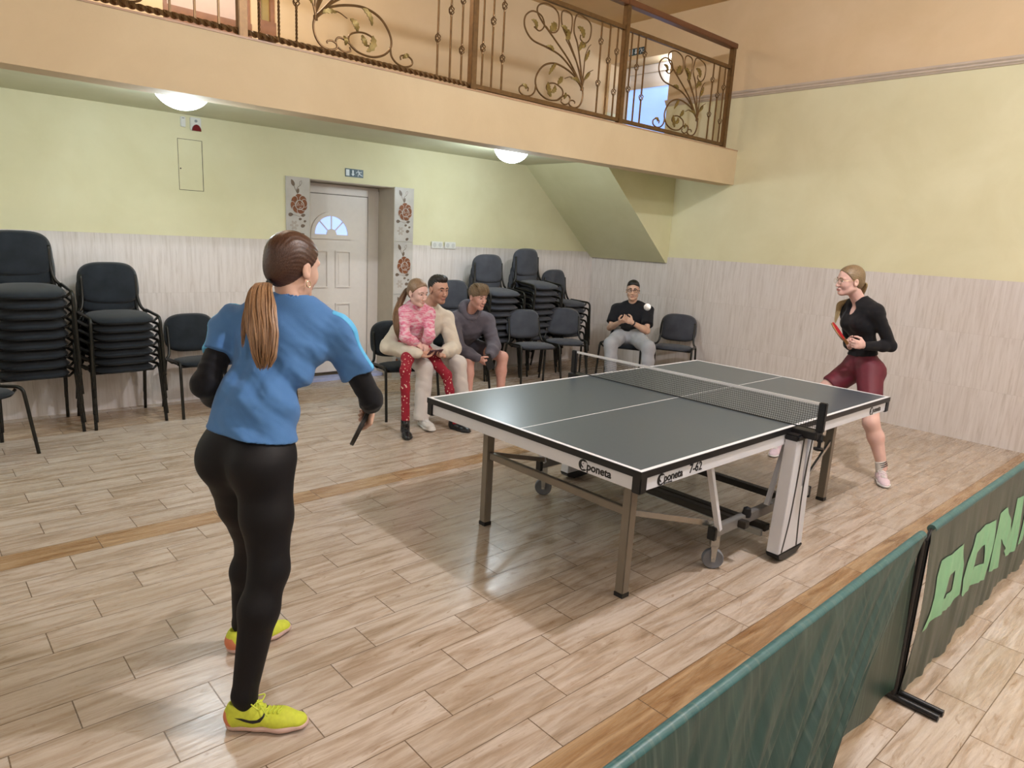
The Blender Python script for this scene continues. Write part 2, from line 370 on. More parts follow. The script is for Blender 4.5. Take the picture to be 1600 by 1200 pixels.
# ---- balcony windows in the back wall
def window(n, x0, x1, z0, z1, pm, name='window_%d'):
    w = empty(name % n, ((x0+x1)/2, Y1, z0), kind='structure')
    b = LB(w.location); b.box(x0, x1, Y1-.01, Y1+.1, z0, z0+.15); b.box(x0, x0+.04, Y1+.02, Y1+.1, z0+.15, z1); b.box(x1-.04, x1, Y1+.02, Y1+.1, z0+.15, z1)
    b.box(x0+.04, x1-.04, Y1+.02, Y1+.1, z1-.05, z1); b.build('window_frame', mat('brown_window_wood', '8d6244', .4, var=.15, scale=12), w)
    b = LB(w.location); b.box(x0+.04, x1-.04, Y1+.05, Y1+.06, z0+.15, z1-.05); b.build('window_pane', pm, w)
window(1, 1.95, 2.70, 3.30, 4.35, mat('net_curtain_pane', 'cbb5a6', .5, var=.03)); window(2, 2.76, 2.93, 3.36, 4.35, mat('olive_pane', 'a08a4e', .4, var=.05))
# ---- stair-head door recess on the right wall
b = MB(); b.box(X1+.3, X1+.6, 5.2, 5.70, ZB, 4.3); b.box(X1+.3, X1+.6, 6.69, 7.2, ZB, 4.3); b.box(X1+.3, X1+.6, 5.70, 6.69, 4.035, 4.3)
struct('wall_recess', b, mat('recess_paint', 'c6bdb4', .7, var=.03))
d2 = empty('door_2', (X1+.35, 6.2, ZB), kind='structure')
b = LB(d2.location); xx = X1+.30
for y0, y1, z0, z1 in ((5.70, 5.80, ZB, 4.03), (6.60, 6.69, ZB, 4.03), (5.80, 6.60, 3.93, 4.03), (5.80, 6.60, ZB, 3.12)): b.box(xx, xx+.06, y0, y1, z0, z1)
b.box(xx+.01, xx+.055, 5.80, 6.60, 3.74, 3.80); b.build('door_frame', M_DOOR, d2)
b = LB(d2.location); b.box(xx+.02, xx+.03, 5.80, 6.60, 3.12, 3.74); b.build('door_pane', mat('daylit_glass', '93b6f4', .15, emis=1.0), d2)
b = LB(d2.location); b.box(xx+.02, xx+.03, 5.80, 6.60, 3.80, 3.93); b.build('transom_pane', M_DOOR, d2)
# ---- emergency exit signs
M_GRN = mat('sign_green', '23424f', .4, var=.03); M_SW = mat('sign_white', 'd7dfe6', .4, var=.01)
def exit_sign(o, ax, nrm, w, h, label):
    o = Vector(o); ax = Vector(ax); up = Vector((0, 0, 1)); nrm = Vector(nrm)
    r = empty('exit_sign', o, label=label, cat='exit sign') if 0 else empty('exit_sign', o, **dict(label=label, cat='sign'))
    def L(poly, k, t=.001): 
        b_ = MB(); b_.prism([(p[0]*w/2, p[1]*h/2) for p in poly], nrm*(.004+k*.0012), ax, up, nrm, t); return b_
    b_ = MB(); b_.prism([(-w/2, -h/2), (w/2, -h/2), (w/2, h/2), (-w/2, h/2)], (0, 0, 0), ax, up, nrm, .005); b_.build('sign_plate', M_GRN, r)
    L([(-.93, -.75), (-.55, -.75), (-.55, .78), (-.93, .78)], 1).build('door_symbol', M_SW, r)
    L([(-.24, .7), (-.24, -.25), (-.36, -.2), (-.16, -.75), (.04, -.2), (-.08, -.25), (-.08, .7)][::1], 1).build('arrow_symbol', M_SW, r)
    m = MB()
    def seg(x0, z0, x1, z1, wd): 
        p, q = Vector((x0*w/2, z0*h/2)), Vector((x1*w/2, z1*h/2)); d = (q-p).normalized(); n_ = Vector((-d.y, d.x))*wd*h
        m.prism([tuple(p-n_), tuple(q-n_), tuple(q+n_), tuple(p+n_)], nrm*.0052, ax, up, nrm, .001)
    m.prism([(.42*w/2+.055*h*math.cos(t), .68*h/2+.055*h*math.sin(t)) for t in np.linspace(0, 6.28, 13)[:-1]], nrm*.0052, ax, up, nrm, .001)
    seg(.46, .5, .55, -.1, .07); seg(.46, .45, .25, .3, .03); seg(.25, .3, .22, 0, .03); seg(.5, .4, .72, .25, .03); seg(.72, .25, .8, .5, .03)
    seg(.55, -.1, .4, -.45, .04); seg(.4, -.45, .42, -.8, .035); seg(.55, -.1, .75, -.35, .04); seg(.75, -.35, .92, -.55, .035); m.build('running_figure', M_SW, r)
    return r
exit_sign((3.755, Y1-.001, 2.245), (1, 0, 0), (0, -1, 0), .21, .082, 'small dark green exit sign with white running figure above the white entrance door')
exit_sign((X1-.001, 6.25, 4.13), (0, -1, 0), (-1, 0, 0), .27, .085, 'exit sign high on the balcony wall over the daylit stair door, seen behind the railing')
# ---- wall fittings
hz = empty('wall_hatch', (2.12, Y1, 2.155), label='flush yellow-green metal hatch door in the back wall under the dome lamp', cat='hatch')
b = LB(hz.location); b.box(2.015, 2.225, Y1-.0015, Y1, 1.935, 2.375); b.build('hatch_gap', M_DARK, hz)
b = LB(hz.location); b.box(2.018, 2.219, Y1-.004, Y1-.0012, 1.939, 2.371); b.build('hatch_door', M_YEL, hz)
b = LB(hz.location); b.lathe([(.006, -.006), (.006, 0)], (2.032, Y1-.001, 2.12), 12, axis='y'); b.build('keyhole', M_DARK, hz)
sw = empty('alarm_box', (2.07, Y1, 2.53), label='small blank white box on the wall, left of the siren', cat='box')
b = LB(sw.location); b.box(2.045, 2.085, Y1-.025, Y1, 2.475, 2.56); b.build('housing', M_WHITE, sw, bevel=.004)
b = LB(sw.location); b.box(2.055, 2.075, Y1-.027, Y1-.024, 2.545, 2.549); b.build('slot', M_DARK, sw)
sr = empty('siren', (2.17, Y1, 2.5), label='white wall siren with dark red half-round lens beside the hatch', cat='siren')
b = LB(sr.location); b.box(2.125, 2.215, Y1-.03, Y1, 2.455, 2.565); b.build('housing', M_WHITE, sr, bevel=.005)
b = LB(sr.location); b.prism([(2.17+.038*math.cos(t), 2.45+.055*math.sin(t)) for t in np.linspace(0, math.pi, 15)], (0, Y1-.029, 0), (1, 0, 0), (0, 0, 1), (0, -1, 0), .02); b.build('red_lens', mat('red_lens', '6a1420', .2), sr, label='dark red lens')
b = LB(sr.location); b.lathe([(.012, -.034), (.012, -.028)], (2.17, Y1, 2.535), 14, axis='y'); b.build('speaker_hole', mat('grey_speaker', '8f9498', .5), sr)
for k, (x0, lab) in enumerate(((4.755, 'white double socket plate on the back wall, left of the pair'), (4.945, 'white double socket plate on the back wall, right of the pair'))):
    s_ = empty('wall_socket', (x0+.08, Y1-.012, 1.50), label=lab, cat='socket', group='socket plates above the wall tiles')
    b = LB(s_.location); b.box(x0, x0+.16, Y1-.024, Y1-.012, 1.50, 1.58); b.build('cover_plate', M_WHITE, s_, bevel=.003)
    for q in (.04, .12):
        b = LB(s_.location); b.lathe([(.026, -.002), (.024, 0)], (x0+q, Y1-.024, 1.54), 16, axis='y'); b.build('socket_well', mat('socket_inner', 'c6c6c4', .4), s_)
# ---- dome lamps under the balcony
M_OPAL = mat('opal_glass_lit', 'eef6ff', .3, emis=9); M_OPALW = mat('opal_glass_warm', 'fff0dc', .3, emis=6)
def dome(x, y, z, r, m, label, group=None):
    t = empty('dome_lamp', (x, y, z), label=label, cat='lamp', group=group)
    MB().lathe([(r*.95, -.02), (r*1.0, -.015), (r*1.0, 0), (.001, 0)], n=36).build('base_ring', M_WHITE, t, smooth=True)
    MB().lathe([(.001, -.02-r*.78)]+[(r*.93*math.sin(a), -.02-r*.78*math.cos(a)) for a in np.linspace(.15, math.pi/2, 10)], n=36).build('glass_dome', m, t, smooth=True)
    return t
dome(1.60, 5.22, ZS, .20, M_OPAL, 'glowing white dome lamp on the balcony underside, left one above the hatch')
dome(4.83, 5.50, ZS, .19, M_OPAL, 'glowing white dome lamp on the balcony underside, right one near the stairs')
# ============================================================ WROUGHT-IRON RAILING
M_IRON = mat('bronze_wrought_iron', '6e5332', .42, metal=.55, var=.18, scale=30, bump=.15, bscale=120)
M_IRONL = mat('gilded_leaf_iron', '7d6a38', .42, metal=.5, var=.2, scale=60, bump=.2, bscale=150)
yr = YF+.04; zb0, zr1, zr2 = ZB+.035, 3.655, 3.87
def hammered(b, a, c, w, h, mi=0):
    b.bar(a, c, w, h, mi=mi)
def spline(pts, n=8, closed=False):
    P = [Vector(p) for p in pts]; out = []
    m = len(P)
    for i in range(m if closed else m-1):
        p0 = P[i-1] if (i > 0 or closed) else P[0]*2-P[1]; p1 = P[i]; p2 = P[(i+1) % m]; p3 = P[(i+2) % m] if (i+2 < m or closed) else P[-1]*2-P[-2]
        for k in range(n):
            t = k/n; out.append(.5*((2*p1)+(p2-p0)*t+(2*p0-5*p1+4*p2-p3)*t*t+(3*p1-p0-3*p2+p3)*t**3))
    if not closed: out.append(P[-1])
    return out
def basket(b, x, z):
    for k in range(4):
        a0 = k*math.pi/2
        b.tube([(x+.022*math.sin(math.pi*t)*math.cos(a0+t*3.6), yr+.022*math.sin(math.pi*t)*math.sin(a0+t*3.6), z-.036+.072*t) for t in np.linspace(0, 1, 11)], .0042, 6)
    for zz in (z-.04, z+.04): b.tube([(x, yr, zz-.006), (x, yr, zz+.006)], .009, 8)
def baluster(parent, x, heights, twisted=0):
    b = MB(); hs = sorted(heights); z = zb0
    segs = []; last = zb0
    for h in hs: segs.append((last, h-.036)); last = h+.036
    segs.append((last, zr1))
    for z0, z1 in segs:
        if twisted:
            n = max(3, int((z1-z0)/.008)); vs = []
            for i in range(n+1):
                zz = z0+(z1-z0)*i/n; a = i*.55
                for k in range(4): vs.append((x+.0085*math.cos(a+k*math.pi/2), yr+.0085*math.sin(a+k*math.pi/2), zz))
            b.add(vs, [(i*4+k, i*4+(k+1) % 4, (i+1)*4+(k+1) % 4, (i+1)*4+k) for i in range(n) for k in range(4)])
        else: b.bar((x, yr, z0), (x, yr, z1), .012, .012, up=(0, 1, 0))
    for h in hs: basket(b, x, h)
    v = [tuple(Vector(p)-parent.location) for p in b.v]; b.v = v
    return b.build('baluster', M_IRON, parent)
def leaf(b, x, z, ang, L=.09, w=.03, curl=.6, seg=9):
    # serrated acanthus leaf: thin solid strip that curls away
    pts = []; a = ang; px, pz = x, z
    for i in range(seg+1):
        pts.append((px, pz, a)); a += curl/seg; px += L/seg*math.cos(a); pz += L/seg*math.sin(a)
    lft, rgt = [], []
    for i, (qx, qz, qa) in enumerate(pts):
        t = i/seg; ww = w*math.sin(math.pi*min(.98, t*.9+.08))**.8*(.75 if i % 2 else 1.15)/2
        lft.append((qx-ww*math.sin(qa), qz+ww*math.cos(qa))); rgt.append((qx+ww*math.sin(qa), qz-ww*math.cos(qa)))
    vs = []; n = seg+1
    for d in (-.004, .004):
        for i in range(n):
            bulge = .012*math.sin(math.pi*i/seg)
            for p in (lft[i], rgt[i]): vs.append((p[0], yr+d-bulge, p[1]))
    fs = []
    for i in range(seg):
        a0 = 2*i; fs += [(a0, a0+1, a0+3, a0+2), (2*n+a0+2, 2*n+a0+3, 2*n+a0+1, 2*n+a0), (a0, a0+2, 2*n+a0+2, 2*n+a0), (a0+1, 2*n+a0+1, 2*n+a0+3, a0+3)]
    b.add(vs, fs, 1)
def scrollwork(parent, bx, flip, sc=1.0):
    """bouquet of scrolls: (bx, z) is the foot of the bouquet; flip=+1 throws the big scrolls to -x"""
    b = MB(); z0 = zb0+.19; top = (zr1-z0-.02)/.86
    def q(u, v): return (bx-flip*u*1.3, yr, z0+v*(.6 if v < 0 else .86))
    def cur(pts, r0=.0085, r1=.006):
        c = spline([q(*p) for p in pts], 8); n = len(c); b.tube(c, [r0+(r1-r0)*i/n for i in range(n)], 7)
    def lf(u, v, deg, L=.09, w=.035, curl=.6):
        an = math.radians(deg); p = q(u, v)
        if flip > 0: an = math.pi-an; curl = -curl
        leaf(b, p[0], p[2], an, L, w, curl)
    # stem to the lower small scroll
    cur([(0, .03), (-.012, -.08), (.0, -.19), (.03, -.265), (.075, -.29), (.115, -.265), (.118, -.215), (.09, -.19), (.065, -.205), (.065, -.23)])
    # lower-left chain of scrolls
    cur([(0, 0), (.06, .09), (.16, .15), (.28, .175), (.38, .13), (.44, .03), (.45, -.09), (.41, -.20), (.33, -.26), (.24, -.24), (.19, -.16), (.20, -.07), (.27, -.02), (.335, -.05), (.345, -.12), (.30, -.15)], .009)
    cur([(.235, -.235), (.19, -.17), (.14, -.135), (.115, -.17), (.125, -.24), (.165, -.275), (.2, -.25), (.195, -.21)], .0075)
    cur([(.445, -.10), (.455, -.20), (.49, -.265), (.54, -.285), (.585, -.25), (.59, -.19), (.555, -.15), (.515, -.17), (.515, -.215)], .0075)
    # middle scroll going up-left with an eye
    cur([(0, .01), (.10, .15), (.23, .26), (.36, .30), (.50, .33), (.57, .42), (.57, .52), (.51, .585), (.43, .57), (.40, .49), (.44, .43), (.49, .45)], .0085)
    # tall loops
    cur([(.01, .03), (.14, .23), (.30, .40), (.42, .52), (.47, .60), (.45, top-.03), (.37, top), (.28, top-.05), (.27, .50), (.33, .45), (.385, .49)], .008)
    cur([(0, .04), (.07, .24), (.16, .42), (.235, .55), (.245, top-.03), (.20, top), (.145, top-.04), (.15, .50), (.19, .49)], .0075)
    cur([(0, .05), (.035, .24), (.075, .42), (.12, .54), (.10, top), (.02, top), (-.045, top-.05), (-.045, .52), (0, .455), (.05, .48), (.05, .52)], .0075)
    cur([(0, .05), (.05, .2), (.14, .36), (.19, .43)], .007, .005)
    cur([(0, .03), (-.005, .2), (-.01, .33), (-.035, .42), (-.06, .46)], .0075, .003)
    cur([(0, .02), (-.015, .1), (-.045, .17), (-.10, .22)], .0075, .003); cur([(0, .0), (.05, .06), (.12, .09), (.18, .06)], .0075, .003)
    lf(-.01, .28, 100, .12, .03, .5); lf(-.02, .10, 110, .10, .03, .7); lf(.03, .05, 35, .12, .03, -.7)
    lf(.27, .17, -20, .13, .035, -1.0); lf(.33, -.03, -60, .13, .05, -1.6); lf(.24, -.02, 100, .09, .045, .9); lf(.30, -.15, 160, .08, .04, -1.2)
    lf(.47, .44, 90, .09, .035, -1.4); lf(.18, .43, 80, .09, .05, .6); lf(.19, .43, 130, .06, .035, .5); lf(.02, .50, 80, .12, .05, -1.2); lf(0, .455, -60, .07, .035, .5)
    lf(.34, .46, 110, .10, .07, .8); lf(.30, .28, 50, .10, .03, -1.0); lf(.19, .49, 70, .09, .035, -1.2); lf(.06, .36, 100, .10, .04, .4)
    lf(.17, -.20, 80, .06, .03, .8); lf(.53, -.19, 60, .06, .03, -.9)
    b.tube([q(0, -.02), q(0, .02)], .016, 8)
    b.v = [tuple(Vector(p)-parent.location) for p in b.v]
    me = b.build('scrollwork', [M_IRON, M_IRONL], parent, smooth=True)
posts = [-2.2, -.03, 1.80, 3.63, 5.46, 7.32]
def rail_section(x0, x1, style, label):
    t = empty('balcony_railing', (x0, yr, ZB), label=label, cat='railing', group='wrought-iron railing panels along the balcony')
    def B(name, fn, m=M_IRON, **k):
        b = LB(t.location); fn(b); return b.build(name, m, t, **k)
    # end post (the next section shares its own start post)
    B('post', lambda b: b.box(x0-.028, x0+.028, yr-.028, yr+.028, ZB, zr2), bevel=.004)
    if x1 > 7.2: B('post', lambda b: b.box(x1-.028, x1+.028, yr-.028, yr+.028, ZB, zr2), bevel=.004)
    def twisted(b, z, w):
        n = int((x1-x0-.06)/.012); vs = []
        for i in range(n+1):
            x = x0+.03+(x1-x0-.06)*i/n; a = i*.42
            for k in range(4): vs.append((x, yr+w*math.cos(a+k*math.pi/2), z+w*math.sin(a+k*math.pi/2)))
        b.add(vs, [(i*4+k, i*4+(k+1) % 4, (i+1)*4+(k+1) % 4, (i+1)*4+k) for i in range(n) for k in range(4)])
    B('bottom_rail', (lambda b: twisted(b, zb0, .020)) if style == 'twist' else (lambda b: b.box(x0+.028, x1-.028, yr-.016, yr+.016, zb0-.016, zb0+.016)))
    B('upper_rail', lambda b: b.box(x0+.028, x1-.028, yr-.016, yr+.016, zr1, zr1+.035))
    B('handrail', lambda b: b.box(x0-.028, x1+(.035 if x1 > 7.2 else -.028), yr-.04, yr+.04, zr2, zr2+.055), mat('brown_handrail', '6b452c', .4, metal=.2, var=.1), bevel=.006)
    return t
HA = [[.66], [.40, ], [.25, .72], ]
secs = [(posts[0], posts[1], 'twist', 'balcony railing panel at the far left end, mostly outside the picture'), (posts[1], posts[2], 'twist', 'wrought-iron balcony railing panel left of the white balcony window'),
        (posts[2], posts[3], 'twist', 'wrought-iron balcony railing panel above the left dome lamp, scrolls facing right'),
        (posts[3], posts[4], 'plain', 'wrought-iron balcony railing panel above the stair slope, scrolls facing left'),
        (posts[4], posts[5], 'plain', 'wrought-iron balcony railing panel at the right end, in front of the daylit door')]
for si, (x0, x1, st, lab) in enumerate(secs):
    t = rail_section(x0, x1, st, lab); L = x1-x0
    if si == 0: continue
    flip = 1 if si >= 3 else -1
    bx = x0+L*(.70 if flip > 0 else .27)
    hsets = [[.33], [.56], [.27, .60]] if si >= 2 else [[.5], [.3], [.6]]
    ws = [x0+.10, x0+.20, x0+.31] if flip > 0 else [x0+.11, x0+.24, x0+.36]
    we = [x1-.34, x1-.22, x1-.11]
    if si == 1: ws = [x0+.15, x0+.3, x0+.45]; we = [x1-.42, x1-.28, x1-.14]
    for k, x in enumerate(ws): baluster(t, x, [zb0+h for h in [[.30], [.52], [.26, .66]][k]], st == 'twist')
    for k, x in enumerate(we): baluster(t, x, [zb0+h for h in [[.28, .64], [.50], [.24, .60]][k]], 0)
    scrollwork(t, bx, flip, 1.0)
# ============================================================ TABLE TENNIS TABLE
TX, TY, TL, TW = 2.243, 1.652, 2.74, 1.525
M_TOP = mat('slate_table_top', '49535c', .3, var=.03, scale=60, spec=.5); M_LINE = mat('white_line_paint', 'e6e6ea', .4, var=.01)
M_BLK = mat('black_plastic', '17171a', .4, var=.05); M_APR = mat('white_apron_lacquer', 'e2e2e8', .32, var=.01)
M_STL = mat('bronze_grey_steel', '8b8175', .4, metal=.4, var=.05, scale=8); M_GREY = mat('grey_painted_steel', '8d8a87', .4, metal=.4, var=.06)
M_DST = mat('dark_steel', '3a3530', .4, metal=.3, var=.08); M_CHR = mat('zinc_steel', 'b8b8b4', .25, metal=.9, var=.04); M_RUB = mat('grey_rubber', '74767c', .5, var=.05)
tt = empty('table_tennis_table', (TX+TL/2, TY+TW/2, 0), rz=0, label='dark slate table tennis table with white sides standing in the middle of the hall', cat='table')
tt.rotation_euler = (0, 0, .0079)
TL0 = Vector(tt.location)
class TB(LB):
    def __init__(s): super().__init__(TL0)
x0, x1, y0, y1 = TX, TX+TL, TY, TY+TW; xm, ym = TX+TL/2, TY+TW/2
for a, b_, nm in ((x0, xm-.002, 'table_half'), (xm+.002, x1, 'table_half')):
    b = TB(); b.box(a, b_, y0, y1, .738, .7585, 0); h = b.build(nm, M_TOP, tt, bevel=.0015)
    b = TB(); w = .02
    b.box(a, b_, y0, y0+w, .7586, .7596); b.box(a, b_, y1-w, y1, .7586, .7596); b.box(a if a == x0 else b_-w, a+w if a == x0 else b_, y0+w, y1-w, .7586, .7596)
    b.box(a+(w if a == x0 else 0), b_-(0 if a == x0 else w), ym-.0015-.001, ym+.0015+.001, .7586, .7594); b.build('painted_lines', M_LINE, h)
    b = TB(); e = .003
    b.box(a, b_, y0-e, y0, .728, .7575); b.box(a, b_, y1, y1+e, .728, .7575); xe = (a-e, a) if a == x0 else (b_, b_+e); b.box(*xe, y0-e, y1+e, .728, .7575)
    b.build('edge_trim', M_BLK, h, label='black edge trim')
    # apron boards
    b = TB(); i = .006
    ax0, ax1 = (a+.035, b_-.03) if a == x0 else (a+.03, b_-.035)
    b.box(ax0, ax1, y0+i, y0+i+.018, .666, .728); b.build('apron', M_APR, h, bevel=.001, label='white apron board')
    b = TB(); b.box(ax0, ax1, y1-i-.018, y1-i, .666, .728); b.build('apron', M_APR, h, bevel=.001, label='white apron board')
    b = TB(); xx = (a+i, a+i+.018) if a == x0 else (b_-i-.018, b_-i); b.box(*xx, y0+.04, y1-.04, .666, .728); b.build('apron', M_APR, h, bevel=.001, label='white apron board')
    for yy in ((y0-.002, y0+.045), (y1-.045, y1+.002)):
        b = TB(); xx = (a-.002, a+.045) if a == x0 else (b_-.045, b_+.002); b.box(*xx, *yy, .658, .732); b.build('corner_cap', M_BLK, h, bevel=.004, label='black plastic corner cap')
for a in (0, 1):
    lx = TX+.268 if a == 0 else TX+TL-.268
    for c in (0, 1):
        ly = TY+.243 if c == 0 else TY+TW-.243
        b = TB(); b.box(lx-.025, lx+.025, ly-.025, ly+.025, .02, .735); L = b.build('leg', M_STL, tt, bevel=.004)
        b = TB(); b.box(lx-.026, lx+.026, ly-.026, ly+.026, 0, .022); b.build('foot_cap', M_BLK, L)
    b = TB(); b.box(lx-.014, lx+.014, TY+.268, TY+TW-.268, .415, .455); b.build('crossbar', M_STL, tt, bevel=.003)
    for yy in (TY+.20, TY+TW-.20):
        b = TB(); q = 1 if a == 0 else -1; b.bar((lx+q*.026, yy+.03*(1 if yy < ym else -1), .43), (xm-q*.50, yy-.06*(1 if yy < ym else -1), .262), .014, .028); b.build('brace', M_CHR if yy < ym else M_STL, tt)
# undercarriage
def turn(b, wx, wy, a):
    ca, sa = math.cos(a), math.sin(a); b.v = [(wx+(v[0]-wx)*ca-(v[1]-wy)*sa, wy+(v[0]-wx)*sa+(v[1]-wy)*ca, v[2]) for v in b.v]
for yy in (TY+.115, TY+TW-.115):
    b = TB(); b.box(xm-.54, xm+.54, yy-.02, yy+.02, .205, .262); ca = b.build('carriage_beam', M_GREY, tt, bevel=.003)
    for q in (-1, 1):
        b = TB(); b.box(xm+q*.54-.012, xm+q*.54+.012, yy-.023, yy+.023, .19, .262); b.build('beam_end_cap', M_BLK, ca, bevel=.003)
        if q < 0:
            b = TB(); b.bar((xm+q*.52, yy-.022, .25), (xm+q*.72, yy-.022, .725), .022, .030, up=(0, 1, 0)); b.build('lifting_arm', M_APR, tt)
        wx, wy = xm+q*.47, yy+.02; tn = -.85 if q < 0 else .5
        b = TB(); b.lathe([(.001, -.012), (.035, -.012), (.052, -.016), (.057, -.010), (.057, .010), (.052, .016), (.035, .012), (.001, .012)], (wx, wy, .0575), 28, axis='y')
        turn(b, wx, wy, tn); wh = b.build('wheel', M_RUB, tt, smooth=True)
        b = TB(); b.box(wx-.022, wx+.022, wy-.024, wy+.024, .13, .205); 
        for s in (-.024, .019): b.prism([(wx-.018, .14), (wx+.018, .14), (wx+.010, .045), (wx-.010, .045)], (0, wy+s, 0), (1, 0, 0), (0, 0, 1), (0, 1, 0), .005)
        b.tube([(wx, wy-.028, .0575), (wx, wy+.028, .0575)], .007, 8); turn(b, wx, wy, tn); b.build('wheel_fork', M_CHR, wh)
    b = TB(); b.bar((xm-.02, yy-.022, .27), (xm+.155, yy-.022, .725), .02, .026, up=(0, 1, 0)); b.build('locking_arm', M_APR, tt)
    b = TB(); b.lathe([(.001, -.03), (.022, -.03), (.026, -.01), (.02, .02), (.001, .03)], (xm-.22, yy-.012, .275), 14); b.build('locking_knob', M_BLK, tt, smooth=True)
for xx, ww, zz, mm in ((xm-.06, .05, .157, M_DST), (xm-.30, .045, .232, M_DST), (xm-.12, .018, .14, M_CHR), (xm+.28, .045, .232, M_DST)):
    b = TB(); b.box(xx-ww/2, xx+ww/2, TY+.05, TY+TW-.05, zz-.02, zz+.02); b.build('cross_beam', mm, tt, bevel=.003)
# central support covers: tapered white box with two black lines on the outer face, one on each long side
for q, yy in ((-1, TY-.03), (1, TY+TW+.03)):
    zt_, zb_ = .700, .055
    def sect(z, t): return t
    xa, xb = xm-.125, xm+.085
    b = TB()
    top = [(xa-.01+.02, zt_), (xa+.215, zt_)]; poly = [(xm-.115, zb_+.05), (xm+.03, zb_), (xm+.15, zb_+.015), (xm+.135, zt_), (xm+.06, zt_), (xm+.055, .40), (xm+.03, .40), (xm+.02, zt_), (xm-.115, zt_)]
    poly = [(xm-.135, zb_), (xm+.145, zb_), (xm+.105, zt_), (xm+.055, zt_), (xm+.05, .42), (xm+.03, .42), (xm+.025, zt_), (xm-.095, zt_)]
    b.prism(poly, (0, yy-.035, 0), (1, 0, 0), (0, 0, 1), (0, 1, 0), .07); pn = b.build('support_column', M_APR, tt, bevel=.003, label='white tapered support column')
    b = TB(); yo = yy+q*.0352
    for pts in ([(xm-.02, zt_), (xm-.03, .5), (xm-.055, .25), (xm-.10, zb_+.005)], [(xm+.085, zt_), (xm+.06, .5), (xm+.055, .3), (xm+.075, zb_+.005)]):
        c = spline([(p[0], 0, p[1]) for p in pts], 8)
        for p, r in zip(c, c[1:]): b.prism([(p.x-.0075, p.z), (p.x+.0075, p.z), (r.x+.0075, r.z), (r.x-.0075, r.z)], (0, yo, 0), (1, 0, 0), (0, 0, 1), (0, q, 0), .0012)
    b.build('black_pinstripes', M_BLK, pn, label='two thin black curved stripes')
    b = TB(); b.box(xm-.105, xm+.02, yy-.042, yy+.042, zt_-.005, zt_+.032); b.build('top_cap', M_BLK, pn, bevel=.01, label='black plastic cap')
    b = TB(); b.prism([(xm-.14, zb_), (xm+.15, zb_), (xm+.15, zb_-.012), (xm+.08, zb_-.045), (xm+.0, .005), (xm-.06, .005), (xm-.12, zb_-.03)], (0, yy-.038, 0), (1, 0, 0), (0, 0, 1), (0, 1, 0), .076); b.build('foot', M_BLK, pn, bevel=.004, label='black rounded foot')
b = TB(); b.bar((xm+.10, TY-.04, .54), (xm+.30, TY+.02, .70), .006, .006); b.build('brake_cable', M_CHR, tt)
# ---- lettering
def text_mesh(txt, size, ex=.0006, shear=0, off=0, space=1):
    c = bpy.data.curves.new('t', 'FONT'); c.body = txt; c.size = size; c.extrude = ex; c.shear = shear; c.offset = off; c.resolution_u = 4; c.space_character = space
    o = bpy.data.objects.new('t', c); COL.objects.link(o); dg = bpy.context.evaluated_depsgraph_get(); dg.update()
    me = bpy.data.meshes.new_from_object(o.evaluated_get(dg)); bpy.data.objects.remove(o); bpy.data.curves.remove(c); me.materials.clear(); return me
def place_text(me, name, o, ax, ay, m, parent, sx=1, **k):
    ax, ay = Vector(ax), Vector(ay); az = ax.cross(ay); mt = Matrix((ax*sx, ay, az)).transposed().to_4x4(); mt.translation = Vector(o)-Vector(parent.location)
    me.transform(mt); return link(name, me, m, parent, **k)
def logo(o, ax, s, extra=None):
    o, ax = Vector(o), Vector(ax); up = Vector((0, 0, 1)); nz = ax.cross(up); r = .027*s
    b = TB(); outer = [(r+r*math.cos(t), r+r*math.sin(t)) for t in np.linspace(math.radians(35), math.radians(325), 20)]
    inner = [(r*1.12+r*.80*math.cos(t), r+r*.66*math.sin(t)) for t in np.linspace(math.radians(290), math.radians(70), 20)]
    n = 19
    for i in range(n):
        a1, a2 = outer[i], outer[i+1]; c1, c2 = inner[19-i], inner[19-i-1]
        def P(t): return (r*1.45+r*.50*math.cos(t), r+r*.66*math.sin(t))
        t1 = math.radians(35)+math.radians(290)*i/n; t2 = math.radians(35)+math.radians(290)*(i+1)/n
        b.prism([a1, a2, P(t2), P(t1)], o, ax, up, nz, .0012)
    b.build('logo_mark', M_BLK, tt, label='round black logo mark')
    place_text(text_mesh('S', .050*s, off=.001), 'lettering', o+ax*r*.62+up*.009*s+nz*.0014, ax, up, M_APR, tt, sx=.8, label='white letter S')
    place_text(text_mesh('poneta', .050*s, off=.0013), 'lettering', o+ax*r*1.75+up*.012*s+nz*.0006, ax, up, M_BLK, tt, sx=1.0)
    if extra: place_text(text_mesh(extra, .058*s, off=.0010), 'lettering', o+ax*(r*1.75+.190*s)+up*.013*s+nz*.0006, ax, up, M_BLK, tt, sx=.95)
    if extra: place_text(text_mesh('ITTF APPROVED', .009*s), 'lettering', o+ax*(r*2.2)+up*.0005*s+nz*.0006, ax, up, M_BLK, tt, sx=.8)
yf = y0+.0055; xf = x0+.0055
logo((x0+.125, yf, .668), (1, 0, 0), 1.02, '7-62')
logo((x1-.31, yf, .670), (1, 0, 0), .98)
logo((xf, y0+.352, .669), (0, -1, 0), 1.02)
place_text(text_mesh('S', .05), 'lettering', (xm-.10, yf-.0006, .682), (1, 0, 0), (0, 0, 1), M_GREY, tt, sx=.6, label='faint grey S mark')
